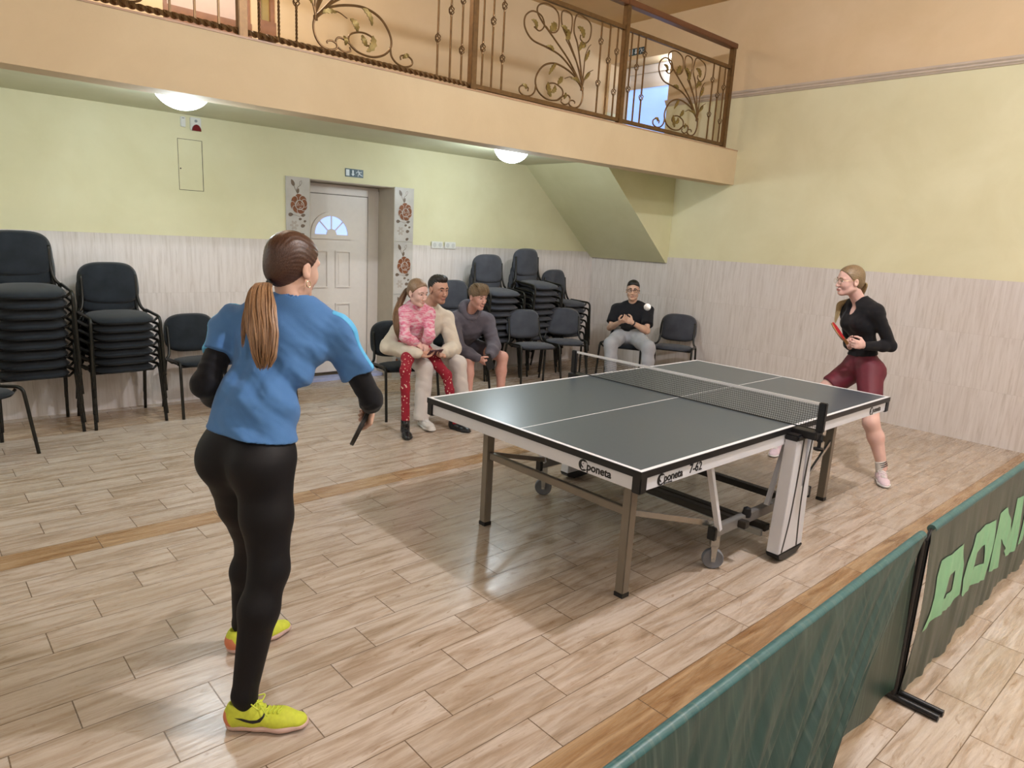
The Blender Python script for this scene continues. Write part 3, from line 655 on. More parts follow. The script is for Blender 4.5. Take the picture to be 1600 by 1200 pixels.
# ============================================================ NET
nt = empty('table_tennis_net', (xm, ym, .76), rz=.0079, label='black net with white top tape stretched across the middle of the slate table', cat='net'); NL = Vector(nt.location)
b = LB(NL); zt2, zb2 = .9125, .762; ya, yb = TY-.14, TY+TW+.14; step = .0125
n = int((yb-ya)/step)
for i in range(n+1):
    y = ya+i*step; p = [(xm+.002*math.sin(y*31+z*20)+.003*math.sin(y*9)*(1-(z-zb2)/.15), y+.004*math.sin(z*40+y*5)*(1-(z-zb2)/.15), z) for z in np.linspace(zb2, zt2-.012, 5)]
    b.tube(p, .00085, 4, cap=False)
for k in range(12):
    z = zb2+.0015+k*step*.99; b.tube([(xm+.002*math.sin(y*31+z*20), y, z) for y in np.linspace(ya, yb, 40)], .00085, 4, cap=False)
b.build('mesh', mat('black_net_cord', '1d1c1a', .8), nt)
b = LB(NL); b.box(xm-.0025, xm+.0025, ya, yb, zt2-.015, zt2); b.build('top_tape', M_LINE, nt, label='white top tape')
b = LB(NL); b.tube([(xm, ya, zb2+.001), (xm, yb, zb2+.001)], .003, 6); b.build('bottom_cord', M_BLK, nt)
for q, yy in ((-1, ya), (1, yb)):
    b = LB(NL); b.box(xm-.014, xm+.014, yy-.012 if q < 0 else yy-.028, yy+.028 if q < 0 else yy+.012, .755, .915); b.build('net_post', M_BLK, nt, bevel=.004)
    b = LB(NL); e = TY-.0 if q < 0 else TY+TW; b.box(xm-.05, xm+.028, min(yy-q*.0, e-q*.01), max(yy, e-q*.01), .715, .755)
    b.bar((xm+.0, yy+q*.0, .72), (xm+.10, yy-q*.05, .70), .03, .04); b.build('clamp_bracket', M_BLK, nt, bevel=.003)
    b = LB(NL); b.lathe([(.001, .655), (.026, .657), (.028, .668), (.010, .672), (.009, .715), (.001, .715)], (xm, yy, 0), 16); b.build('clamp_screw', M_BLK, nt, smooth=True)
# ============================================================ BALL
bl = MB(); bm = bmesh.new(); bmesh.ops.create_uvsphere(bm, u_segments=24, v_segments=16, radius=.02); me = bpy.data.meshes.new('ball'); bm.to_mesh(me); bm.free()
bo = link('table_tennis_ball', me, mat('white_celluloid', 'f2f0ee', .35, var=.01), smooth=True, label='white table tennis ball in flight beside the seated man in black', cat='ball'); bo.location = (3.19, 2.40, 1.336)
# ============================================================ STACKING CHAIRS
def fabric(name, c1, c2):
    t = NT(name); p = t.obj(); n = t.noise(p, 9, 3); w = t.noise(p, 420, 2)
    c = t.ramp(n, [(.3, srgb(c1)), (.7, srgb(c2))]); t.set('Base Color', c).set('Roughness', .9).set('Specular IOR Level', .2).set('Sheen Weight', .15)
    t.bump(w, .35, .0015); return t.m
M_FAB = fabric('charcoal_chair_fabric', '393b43', '46484f'); M_FABD = fabric('black_chair_fabric', '1b1f24', '262b31')
M_LEGB = mat('worn_black_tube', '17150f', .38, metal=.2, var=.3, scale=14); M_SHELL = mat('black_seat_shell', '111214', .55, var=.05)
def pad(w0, w1, d, th, curve, dish, n=18, m=14, rnd=.32, ex=3.2):
    """rounded upholstered pad in the local x (width), y (length) plane, z = thickness; curve bends it along x"""
    vs, fs = [], []
    for s in (1, -1):
        for j in range(m+1):
            for i in range(n+1):
                u, v = 2*i/n-1, 2*j/m-1
                # square -> superellipse
                L = max(abs(u), abs(v)); 
                k = L/((abs(u)**ex+abs(v)**ex)**(1/ex)) if L > 0 else 1
                x, y = u*k, v*k; r = min(1, L)
                w = (w0+(w1-w0)*(v+1)/2)/2
                z = s*th/2*(1-r**5)**.5 if r < 1 else 0
                z += curve*(x*x)+dish*(y*y) 
                vs.append((x*w, y*d/2, z))
    N = (n+1)*(m+1)
    for s in (0, 1):
        for j in range(m):
            for i in range(n):
                a = s*N+j*(n+1)+i; q = (a, a+1, a+n+2, a+n+1); fs.append(q if s == 0 else q[::-1])
    bm = bmesh.new(); V = [bm.verts.new(v) for v in vs]
    for f in fs: bm.faces.new([V[i] for i in f])
    bmesh.ops.remove_doubles(bm, verts=bm.verts, dist=.0004); bmesh.ops.recalc_face_normals(bm, faces=bm.faces)
    me = bpy.data.meshes.new('pad'); bm.to_mesh(me); bm.free(); return me
# local chair frame: faces -y, origin on the floor under the seat centre
seat_me = pad(.465, .475, .44, .056, -.010, -.016); seat_me.transform(Matrix.Translation((0, -.01, .462)) @ Matrix.Rotation(math.radians(-2.5), 4, 'X'))
shell_me = pad(.44, .45, .41, .025, -.010, -.012); shell_me.transform(Matrix.Translation((0, -.01, .441)) @ Matrix.Rotation(math.radians(-2.5), 4, 'X'))
back_me = pad(.475, .44, .345, .055, .035, 0, ex=3.4); back_me.transform(Matrix.Translation((0, .235, .675)) @ Matrix.Rotation(math.radians(78), 4, 'X') @ Matrix.Diagonal((1, 1, -1, 1)))
bshell_me = pad(.455, .42, .325, .028, .035, 0, ex=3.6); bshell_me.transform(Matrix.Translation((0, .252, .673)) @ Matrix.Rotation(math.radians(78), 4, 'X') @ Matrix.Diagonal((1, 1, -1, 1)))
def tubemesh(pts, r=.0125, n=10, sub=6):
    b = MB(); b.tube(spline(pts, sub), r, n); me = b.mesh('leg')
    me.polygons.foreach_set('use_smooth', [True]*len(me.polygons)); return me
legs_me = []
for s in (-1, 1):
    legs_me.append(tubemesh([(s*.265, -.26, 0), (s*.258, -.228, .22), (s*.252, -.20, .42), (s*.250, -.185, .462), (s*.25, -.15, .478), (s*.25, -.06, .474), (s*.25, .14, .462)]))
    legs_me.append(tubemesh([(s*.262, .27, 0), (s*.256, .225, .22), (s*.25, .19, .40), (s*.245, .18, .448), (s*.218, .19, .49), (s*.203, .225, .58), (s*.20, .262, .74)]))
fb = MB()
for y, z in ((-.13, .432), (.12, .428)): fb.tube([(-.25, y, z+.028), (-.22, y, z), (.22, y, z), (.25, y, z+.028)], .011, 8)
frame_me = fb.mesh('frame'); frame_me.polygons.foreach_set('use_smooth', [True]*len(frame_me.polygons))
for me, m in ((seat_me, M_FAB), (back_me, M_FAB), (shell_me, M_SHELL), (bshell_me, M_SHELL), (frame_me, M_LEGB)): me.materials.append(m); me.polygons.foreach_set('use_smooth', [True]*len(me.polygons))
for me in legs_me: me.materials.append(M_LEGB)
seatD, backD = seat_me.copy(), back_me.copy()
for me in (seatD, backD): me.materials[0] = M_FABD
PROTO = []
def make_chair(dark):
    t = bpy.data.objects.new('stacking_chair', None); COL.objects.link(t); t.empty_display_size = .1
    def ch(n, me, p): o = bpy.data.objects.new(n, me); COL.objects.link(o); o.parent = p; return o
    s = ch('seat', seatD if dark else seat_me, t); ch('seat_shell', shell_me, s); k = ch('backrest', backD if dark else back_me, t); ch('backrest_shell', bshell_me, k)
    for me in legs_me: ch('leg', me, t)
    ch('frame', frame_me, t); return t
first = {True: make_chair(True), False: make_chair(False)}; used = {True: 0, False: 0}
def copy_tree(o, parent=None):
    c = o.copy(); COL.objects.link(c)
    if parent is not None: c.parent = parent
    for ch in [x for x in o.children]: copy_tree(ch, c)
    return c
def chair(x, y, rz, label, dark=False, group=None, z=0, tilt=0):
    t = first[dark] if not used[dark] else copy_tree(first[dark]); used[dark] = 1
    t.location = (x, y, z); t.rotation_euler = (tilt, 0, rz); tag(t, label, 'chair', group); return t
ORD = ['topmost', 'second from the top', 'third from the top', 'fourth from the top', 'fifth from the top', 'sixth from the top', 'seventh from the top', 'eighth from the top', 'ninth from the top', 'tenth from the top']
def stack(x, y, rz, n, desc, dark, group, dz=.068, dt=1.15, fwd=.004):
    for k in range(n):
        t = math.radians(dt)*k; R = Matrix.Rotation(rz, 3, 'Z'); jx = .004*math.sin(k*2.1)
        # tilt about the front legs
        off = R @ Vector((jx, -.2+.2*math.cos(t)-fwd*k, .2*math.sin(t)))
        pos = ORD[n-1-k] if k else 'lowest'
        chair(x+off.x, y+off.y, rz+.012*math.sin(k*1.7), '%s, %s' % (desc, pos), dark, group, z=k*dz+off.z, tilt=t)
D = math.radians
stack(.755, 6.36, D(2), 9, 'black padded chair in far left stack', True, 'chairs in the far left stack', dz=.078)
stack(1.36, 6.37, D(3), 7, 'black padded chair in second stack from left', True, 'chairs in the second stack from the left')
chair(2.02, 6.36, D(2), 'single black padded chair against the wall, right of the two left stacks', True)
chair(2.55, 6.38, D(-4), 'black padded chair against the wall, mostly hidden behind the player in blue', True)
chair(.30, 5.72, D(38), 'black padded chair cut off by the left edge of the picture, one leg showing', True)
stack(4.90, 6.36, D(-8), 5, 'dark grey padded chair in low stack behind seated men', False, 'chairs in the low stack behind the seated men')
stack(5.38, 6.33, D(-3), 8, 'dark grey padded chair in stack behind hooded boy', False, 'chairs in the stack behind the hooded boy', dz=.080)
stack(6.01, 6.33, D(3), 9, 'dark grey padded chair in tallest right-hand stack', False, 'chairs in the tallest right-hand stack', dz=.080)
stack(6.62, 6.36, D(2), 6, 'dark grey padded chair in rightmost stack by corner', False, 'chairs in the rightmost stack', dz=.080)
chair(5.54, 5.76, D(-15), 'single grey padded chair with tilted seat in front of the tall stacks, left of two')
chair(6.13, 5.82, D(-38), 'single grey padded chair near the far net post in front of the rightmost stack')
CH_MAN = chair(3.50, 5.36, D(-10), 'black padded chair under the bearded man in the cream sweater', True)
CH_BOY = chair(4.32, 5.62, D(0), 'black padded chair under the boy in the grey hoodie', True)
CH_M2 = chair(6.66, 5.32, D(-62), 'dark padded chair under the man in the black T-shirt', True)
chair(7.15, 4.93, D(-64), 'empty dark grey padded chair against the right wall beside the man in black')
# ============================================================ SIGNED-DISTANCE MODELLING FOR PEOPLE
A3 = lambda *v: np.array(v, dtype=np.float32)
def V3(v): return np.asarray(v, dtype=np.float32)
def nrm(v): v = V3(v); return v/max(1e-9, float(np.linalg.norm(v)))
def smin(a, b, k):
    if k <= 0: return np.minimum(a, b)
    h = np.maximum(k-np.abs(a-b), 0)/k; return np.minimum(a, b)-h*h*k*.25
def smax(a, b, k): return -smin(-a, -b, k)
class SDF:
    def __init__(s): s.ops = []
    def add(s, fn, lo, hi, k=.02, mode='u'): s.ops.append((fn, V3(lo), V3(hi), k, mode)); return s
    def cap(s, a, b, ra, rb, k=.02, mode='u', n=None, sq=1, cut=None, cut2=None):
        """tapered capsule; n, sq squash it along n; cut = (point, normal) trims everything on the normal's side"""
        a, b = V3(a), V3(b); ab = b-a; L2 = max(1e-9, float(ab@ab)); r = max(ra, rb)
        nn = None if n is None else nrm(n)
        if nn is not None: aa, bb = a+nn*(a@nn)*(1/sq-1), b+nn*(b@nn)*(1/sq-1); L2q = max(1e-9, float((bb-aa)@(bb-aa)))
        def fn(P):
            if nn is not None: Q = P+np.outer(P@nn, nn)*(1/sq-1); o, d, l2 = aa, bb-aa, L2q
            else: Q, o, d, l2 = P, a, ab, L2
            w = Q-o; t = np.clip((w@d)/l2, 0, 1); v = w-t[:, None]*d
            e = np.sqrt(np.einsum('ij,ij->i', v, v))-(ra+(rb-ra)*t)
            for c in (cut, cut2):
                if c is not None: e = smax(e, (P-V3(c[0]))@nrm(c[1]), .006)
            return e
        return s.add(fn, np.minimum(a, b)-r, np.maximum(a, b)+r, k, mode)
    def chain(s, pts, rs, k=.02, **kw):
        for p, q, r1, r2 in zip(pts, pts[1:], rs, rs[1:]): s.cap(p, q, r1, r2, k, **kw)
        return s
    def ell(s, c, R, ax=None, k=.02, mode='u'):
        c, R = V3(c), V3(R); M_ = np.eye(3, dtype=np.float32) if ax is None else np.stack([nrm(a) for a in ax]).astype(np.float32); m = float(R.min())
        def fn(P):
            q = (P-c)@M_.T; a = q/R; k0 = np.sqrt(np.einsum('ij,ij->i', a, a)); a = q/(R*R); k1 = np.sqrt(np.einsum('ij,ij->i', a, a))
            return k0*(k0-1)/np.maximum(k1, 1e-6)
        r = float(R.max()); return s.add(fn, c-r, c+r, k, mode)
    def eval(s, P, m=.05):
        d = np.full(len(P), .3, dtype=np.float32)
        for fn, lo, hi, k, mode in s.ops:
            if mode == 'w':                       # wrinkle field, everywhere
                near = np.abs(d) < .04
                if near.any(): d[near] += fn(P[near])
                continue
            mk = np.all((P > lo-m-k) & (P < hi+m+k), axis=1)
            if not mk.any(): continue
            e = fn(P[mk]); x = d[mk]
            d[mk] = smin(x, e, k) if mode == 'u' else smax(x, -e, k) if mode == 's' else smax(x, e, k)
        return d
    def plane(s, o, n, k=.006):
        o, n = V3(o), nrm(n); return s.add(lambda P: (P-o)@n, A3(-99, -99, -99), A3(99, 99, 99), k, 'i')
    def wrinkle(s, fn): return s.add(fn, A3(-99, -99, -99), A3(99, 99, 99), 0, 'w')
    def mesh(s, h, off=(0, 0, 0)):
        u = [o for o in s.ops if o[4] == 'u']; lo = np.min([o[1] for o in u], 0)-.02; hi = np.max([o[2] for o in u], 0)+.02
        c = 4; nc = np.ceil((hi-lo)/(c*h)).astype(int)+1
        g = np.stack(np.meshgrid(*[np.arange(n) for n in nc], indexing='ij'), -1).reshape(-1, 3)
        dc = s.eval((lo+(g*c+1.5)*h).astype(np.float32), m=.06); mk = np.abs(dc) < c*h*1.9
        Vv = np.repeat(np.repeat(np.repeat(dc.reshape(nc), c, 0), c, 1), c, 2)
        gm = g[mk]; loc = np.stack(np.meshgrid(*[np.arange(c)]*3, indexing='ij'), -1).reshape(-1, 3)
        for i in range(0, len(gm), 6000):
            ix = (gm[i:i+6000, None]*c+loc[None]).reshape(-1, 3); Vv[ix[:, 0], ix[:, 1], ix[:, 2]] = s.eval((lo+ix*h).astype(np.float32))
        ins = Vv < 0; N = [n-1 for n in Vv.shape]
        cnt = sum(ins[a:a+N[0], b_:b_+N[1], d:d+N[2]].astype(np.int8) for a in (0, 1) for b_ in (0, 1) for d in (0, 1))
        cells = np.argwhere((cnt > 0) & (cnt < 8)); idx = np.full(N, -1, np.int32); idx[cells[:, 0], cells[:, 1], cells[:, 2]] = np.arange(len(cells))
        acc = np.zeros((len(cells), 3), np.float32); num = np.zeros(len(cells), np.float32)
        cor = [(a, b_, d) for a in (0, 1) for b_ in (0, 1) for d in (0, 1)]
        cv = {q: Vv[cells[:, 0]+q[0], cells[:, 1]+q[1], cells[:, 2]+q[2]] for q in cor}
        for q in cor:
            for ax in range(3):
                if q[ax]: continue
                r = list(q); r[ax] = 1; r = tuple(r); v0, v1 = cv[q], cv[r]; m = (v0 < 0) != (v1 < 0)
                t = np.where(m, v0/np.where(m, v0-v1, 1), 0); p = np.tile(np.array(q, np.float32), (len(cells), 1)); p[:, ax] = t
                acc[m] += p[m]; num += m
        verts = lo+(cells+acc/num[:, None])*h-V3(off); quads = []
        for ax in range(3):
            sl0 = [slice(1, None)]*3; sl0[ax] = slice(0, -1); sl1 = [slice(1, None)]*3; sl1[ax] = slice(1, None)
            a, b_ = ins[tuple(sl0)], ins[tuple(sl1)]; e = np.argwhere(a != b_); s0 = a[e[:, 0], e[:, 1], e[:, 2]]
            e = e+1; e[:, ax] -= 1; ok = np.all(e < np.array(N), 1); e, s0 = e[ok], s0[ok]
            o1, o2 = [(1, 2), (2, 0), (0, 1)][ax]
            def at(d1, d2): f = e.copy(); f[:, o1] -= d1; f[:, o2] -= d2; return idx[f[:, 0], f[:, 1], f[:, 2]]
            Q = np.stack([at(1, 1), at(0, 1), at(0, 0), at(1, 0)], 1); Q[~s0] = Q[~s0][:, ::-1]; quads.append(Q)
        Q = np.concatenate(quads); Q = Q[(Q >= 0).all(1)]
        me = bpy.data.meshes.new('m'); me.vertices.add(len(verts)); me.vertices.foreach_set('co', verts.astype(np.float32).ravel())
        me.loops.add(Q.size); me.loops.foreach_set('vertex_index', Q.ravel().astype(np.int32)); me.polygons.add(len(Q))
        me.polygons.foreach_set('loop_start', np.arange(len(Q), dtype=np.int32)*4); me.polygons.foreach_set('loop_total', np.full(len(Q), 4, np.int32))
        me.polygons.foreach_set('use_smooth', np.ones(len(Q), bool)); me.update(calc_edges=True); return me
rng = np.random.RandomState(3)
def folds(amp, freq, dirs, seed=0, w=.35):
    r = np.random.RandomState(seed); D_ = [nrm(d) for d in dirs]; K = [(nrm(r.normal(size=3)), r.uniform(0, 6), r.uniform(.7, 1.3)) for _ in D_]; Wd = [nrm(r.normal(size=3)) for _ in D_]
    def fn(P):
        o = np.zeros(len(P), np.float32)
        for d, (q, ph, f), w2 in zip(D_, K, Wd):
            warp = w*np.sin(P@q*freq*.35+ph)+.5*w*np.sin(P@w2*freq*.8+ph*2); m = .5+.5*np.sin(P@w2*freq*.30+ph*3)
            sn = np.sin(P@d*freq*f+ph+warp*5); o += (np.abs(sn)**1.5*np.sign(sn))*m
        return -amp*o/len(D_)
    return fn
# ---- anatomy
def headax(f, up=(0, 0, 1), tilt=0):
    f = nrm(f); u = nrm(V3(up)-f*float(V3(up)@f)); l = np.cross(u, f); return f, l, u
def add_head(F, c, ax, s, fem=1, open_=0):
    f, l, u = ax; c = V3(c)
    def p(x, y, z): return c+(f*x+l*y+u*z)*s
    def E(x, y, z, a, b_, d, k=.015, mode='u'): F.ell(p(x, y, z), (a*s, b_*s, d*s), (f, l, u), k*s, mode)
    E(-.012, 0, .036, .094, .074, .086); E(.03, 0, .02, .062, .062, .078, .03); E(.030, 0, -.035, .058, .054, .078, .03)
    for q in (-1, 1):
        F.cap(p(-.004, q*.050, -.055), p(.066, q*.014, -.094 if fem else -.098), .015*s, .014*s, .03*s)
        E(.060, q*.034, -.026, .026, .024, .030, .02)
        E(.077, q*.031, .006, .016, .020, .011, .010, 's')
        E(.068, q*.031, .004, .0165, .0165, .0135, .004)
        F.cap(p(.078, q*.045, .026), p(.086, q*.014, .024), .008*s, .009*s, .014*s)
        E(.103, q*.010, -.036, .010, .008, .007, .006)
        # ear
        E(-.008, q*.076, -.004, .020, .008, .031, .006); E(-.003, q*.085, .000, .011, .006, .018, .005, 's'); E(-.002, q*.079, -.026, .009, .006, .010, .006)
    E(.074, 0, -.090, .017, .018, .016, .02)
    F.cap(p(.086, 0, .018), p(.110, 0, -.030), .0065*s, .0095*s, .010*s)
    E(.092, 0, -.060, .010, .022, .0065, .008); E(.090, 0, -.070, .010, .018, .0065, .008); E(.100, 0, -.0645, .010, .020, .0016, .003, 's')
    return p
def add_hand(F, w, d, n, t, s=1, curl=.5, spread=.12, thumb=.6, k=.008):
    """w wrist, d direction of the palm, n palm side normal, t thumb side; curl 0 flat .. 1 fist"""
    w, d = V3(w), nrm(d); n = nrm(V3(n)-d*float(V3(n)@d)); t = nrm(V3(t)-d*float(V3(t)@d)-n*float(V3(t)@n))
    F.cap(w, w+d*.045*s, .024*s, .030*s, .012, n=n, sq=.62)
    F.cap(w+(d*.045+t*.016)*s, w+(d*.080+t*.018)*s, .022*s, .020*s, .012, n=n, sq=.6); F.cap(w+(d*.045-t*.014)*s, w+(d*.076-t*.018)*s, .022*s, .019*s, .012, n=n, sq=.6)
    tips = []
    for i, (off, L) in enumerate(((.029, .072), (.010, .080), (-.009, .075), (-.027, .058))):
        b = w+(d*(.088-.004*abs(i-1))+t*off)*s; a = 0; dd = nrm(d+t*spread*(1-i*.66)); q = b
        for seg, (fr, cu, r) in enumerate(((.44, 1.15, .0092), (.31, 1.35, .0083), (.25, .9, .0074))):
            a += curl*cu+(.06*i*curl); v = dd*math.cos(a)+n*math.sin(a); e = q+v*L*fr*s
            F.cap(q, e, r*s*(1 if seg else 1.08), r*.93*s, .007 if seg == 0 else .003); q = e
        tips.append(q)
    b = w+(d*.026+t*.026)*s; v = nrm(d*.62+t*.70+n*.35*thumb); q = b+v*.040*s; F.cap(b, q, .0145*s, .0115*s, .012)
    v = nrm(d*.85+t*(.55-.5*thumb)+n*.75*thumb); e = q+v*.030*s; F.cap(q, e, .0105*s, .0095*s, .004); v = nrm(d*.9-t*.2*thumb+n*.8*thumb); F.cap(e, e+v*.022*s, .0095*s, .0080*s, .004)
    return tips
def torso_axes(J):
    r = nrm(J['sh_r']-J['sh_l']); s_ = nrm(J['neck']-J['pelvis']); fr = nrm(np.cross(s_, r)); return r, s_, fr      # right, up the spine, front
def add_torso(F, J, g, o=0, k=.05):
    r, s_, fr = torso_axes(J); rh = nrm(J['hip_r']-J['hip_l']); frh = nrm(np.cross(s_, rh)); f = g.get('w', 1)
    ch, be, pe, ne = J['chest'], J['belly'], J['pelvis'], J['neck']
    F.cap(ch-r*.045*f+fr*.005, ch+r*.045*f+fr*.005, .118*f+o, .118*f+o, k, n=fr, sq=g.get('depth', .82))
    F.cap(ch, be, .128*f+o, g.get('waist', .112)*f+o, k, n=fr, sq=g.get('depth', .82))
    F.cap(be, pe, g.get('waist', .112)*f+o, .125*f+o, k, n=frh, sq=.84)
    F.cap(pe-rh*.055*f, pe+rh*.055*f, .112*f+o, .112*f+o, k, n=frh, sq=.9)
    m = (ne*.55+ch*.45)
    F.cap(J['sh_l']*.9+ne*.1-s_*.012, J['sh_r']*.9+ne*.1-s_*.012, .050*f+o, .050*f+o, .05)
    F.cap(m-r*.05*f, m+r*.05*f, .085*f+o, .085*f+o, k, n=fr, sq=.75)
    if g.get('bust'):
        for q in (-1, 1): F.ell(ch+r*q*.065*f+fr*.080*f-s_*.01, (.060*f+o, .052*f+o, .060*f+o), (r, fr, s_), .04)
def add_arm(F, J, sd, g, o=0, a=0, b_=1, up=1, fo=1):
    f = g.get('arm', 1)
    if up: F.cap(J['sh_'+sd], J['el_'+sd], .050*f+o, .038*f+o, .03)
    if fo:
        m = J['el_'+sd]*.7+J['wr_'+sd]*.3; F.cap(J['el_'+sd], m, .038*f+o, .039*f+o, .02); F.cap(m, J['wr_'+sd], .039*f+o, .025*f+o, .02)
def add_leg(F, J, sd, g, o=0, low=1, thigh=1):
    f = g.get('leg', 1); h, kn, an = J['hip_'+sd], J['kn_'+sd], J['an_'+sd]
    if thigh:
        F.cap(h, h*.5+kn*.5, .092*f+o, .075*f+o, .04); F.cap(h*.5+kn*.5, kn, .075*f+o, .056*f+o, .03)
    if low:
        d = nrm(an-kn); bk = nrm(np.cross(d, nrm(J['hip_r']-J['hip_l']))) if g.get('calfback') is None else nrm(g['calfback'])
        c = kn*.68+an*.32+bk*.012; F.cap(kn, c, .055*f+o, .056*f+o, .03); F.cap(c, an, .056*f+o, .034*f+o, .03)
def finish_J(J, hw=.085):
    J = {k: V3(v) for k, v in J.items()}
    if 'hip_l' not in J:
        r = nrm(nrm(J['sh_r']-J['sh_l'])*.5+nrm(J['kn_r']-J['kn_l'])*.5); J['hip_l'] = J['pelvis']-r*hw; J['hip_r'] = J['pelvis']+r*hw
    return J
# ---- materials for people
def skin(name, c, c2, blush='c98a78'):
    t = NT(name); p = t.obj(); n = t.noise(p, 14, 3)
    t.set('Base Color', t.ramp(n, [(.3, srgb(c)), (.7, srgb(c2))])).set('Roughness', .5).set('Specular IOR Level', .35).set('Subsurface Weight', .08); t.b.inputs['Subsurface Radius'].default_value = (.02, .008, .005); t.set('Subsurface Scale', .4)
    return t.m
def cloth(name, c, var=.07, rough=.85, bscale=500, scale=18, sheen=.1): return mat(name, c, rough, var=var, scale=scale, bump=.2, bscale=bscale, sheen=sheen, spec=.25)
def hairmat(name, c1, c2, tie, rough=.38):
    t = NT(name); g = t.n('ShaderNodeNewGeometry').outputs['Position']; v = t.n('ShaderNodeVectorMath', operation='NORMALIZE', _0=t.vm('SUBTRACT', g, tuple(float(x) for x in tie))).outputs[0]
    n = t.noise(v, 26, 5, .7); n2 = t.noise(v, 5, 2)
    c = t.ramp(n, [(.32, srgb(c1)), (.68, srgb(c2))]); t.set('Base Color', t.mix(t.math('MULTIPLY', n2, .4), c, srgb(c1))).set('Roughness', rough).set('Specular IOR Level', .5)
    t.bump(n, .5, .003); return t.m
M_EYEW = mat('eye_white', 'e4ddd6', .25, var=.01); M_IRIS = mat('dark_iris', '2b221c', .2); M_BLACKC = cloth('black_jersey', '131318', .1); 
def face_parts(root, me_body, p, ax, s, brow, lip, off, brow_r=.0035, look=0):
    f, l, u = ax; bvh = BVHTree.FromPolygons([v.co[:] for v in me_body.vertices], [tuple(q.vertices) for q in me_body.polygons])
    O = Vector(off)
    def surf(y, z, lift=.001):
        o = Vector(p(.2, y, z).tolist())-O; d = -Vector(f.tolist()); h = bvh.ray_cast(o, d)
        return (h[0]-d*lift) if h[0] is not None else Vector(p(.09, y, z).tolist())-O
    bt = MB()
    for q in (-1, 1): bt.tube([surf(q*y, z) for y, z in ((.012, .025), (.024, .031), (.036, .031), (.046, .025))], [brow_r*1.1*s, brow_r*1.3*s, brow_r*1.1*s, brow_r*.5*s], 6)
    bt.build('eyebrows', brow, root, smooth=True)
    lt = MB(); lt.tube([surf(y, z) for y, z in ((-.021, -.0655), (-.011, -.0615), (0, -.0625), (.011, -.0615), (.021, -.0655))], [.0012*s, .0034*s, .0032*s, .0034*s, .0012*s], 6)
    lt.tube([surf(y, z) for y, z in ((-.020, -.0665), (-.010, -.0705), (0, -.0715), (.010, -.0705), (.020, -.0665))], [.0012*s, .0036*s, .0042*s, .0036*s, .0012*s], 6)
    lt.build('lips', lip, root, smooth=True)
    for q in (-1, 1):
        bm = bmesh.new(); bmesh.ops.create_uvsphere(bm, u_segments=20, v_segments=14, radius=.0108*s); me = bpy.data.meshes.new('eye')
        sp = surf(q*.031, .005, 0); c = sp-Vector(f.tolist())*.0052*s
        R = Vector((0, 0, 1)).rotation_difference(Vector((f+l*(look-.02*q)).tolist())).to_matrix().to_4x4(); Sx = Matrix.Identity(4)
        bmesh.ops.transform(bm, matrix=R, verts=bm.verts); bm.to_mesh(me); bm.free()
        # flatten into an almond: squash in the head's up direction
        U = Vector(u.tolist())
        for v in me.vertices: h = v.co.dot(U); v.co = v.co-U*h*.36
        me.transform(Matrix.Translation(c)); me.materials.append(M_EYEW); me.materials.append(M_IRIS); fv = Vector((f+l*look).tolist())
        for pl in me.polygons:
            dd = pl.center-c; pl.material_index = 1 if dd.normalized().dot(fv.normalized()) > .74 else 0; pl.use_smooth = True
        o = bpy.data.objects.new('eye', me); COL.objects.link(o); o.parent = root
def strands(root, name, m, centre, rad, n, r0, off, seed=1, squash=(1, 1), flare=0, sides=5):
    """a lock of hair: n tapered strands following a centre line"""
    r = random.Random(seed); C_ = spline([tuple(Vector(c)) for c in centre], 6); N = len(C_); b = MB(); O = Vector(off)
    up = (C_[-1]-C_[0]).normalized(); sx = up.cross(Vector((0, 0, 1))) if abs(up.z) < .9 else up.cross(Vector((1, 0, 0))); sx.normalize(); sy = up.cross(sx).normalized()
    if isinstance(squash[0], Vector): sx, sy, sc = squash[0], squash[1], squash[2]
    else: sc = squash
    rads = [np.interp(i/(N-1), [q[0] for q in rad], [q[1] for q in rad]) for i in range(N)]
    for k in range(n):
        a = r.uniform(0, 6.283); q = math.sqrt(r.random()); L = r.uniform(.8, 1.0); ph = r.uniform(0, 6); wob = r.uniform(.0, .005)
        pts, rr = [], []
        for i in range(N):
            t = i/(N-1)*L; j = t*(N-1); i0 = min(N-2, int(j)); c = C_[i0].lerp(C_[i0+1], j-i0); R_ = np.interp(t, [x[0] for x in rad], [x[1] for x in rad])
            pts.append(c+sx*(R_*q*math.cos(a+.5*t)*sc[0]+wob*math.sin(t*9+ph))+sy*(R_*q*math.sin(a+.5*t)*sc[1]+wob*math.cos(t*7+ph))-O)
            rr.append(r0*(1-.75*max(0, (i/(N-1)-.6)/.4)))
        b.tube(pts, rr, sides, cap=False)
    return b.build(name, m, root, smooth=True)
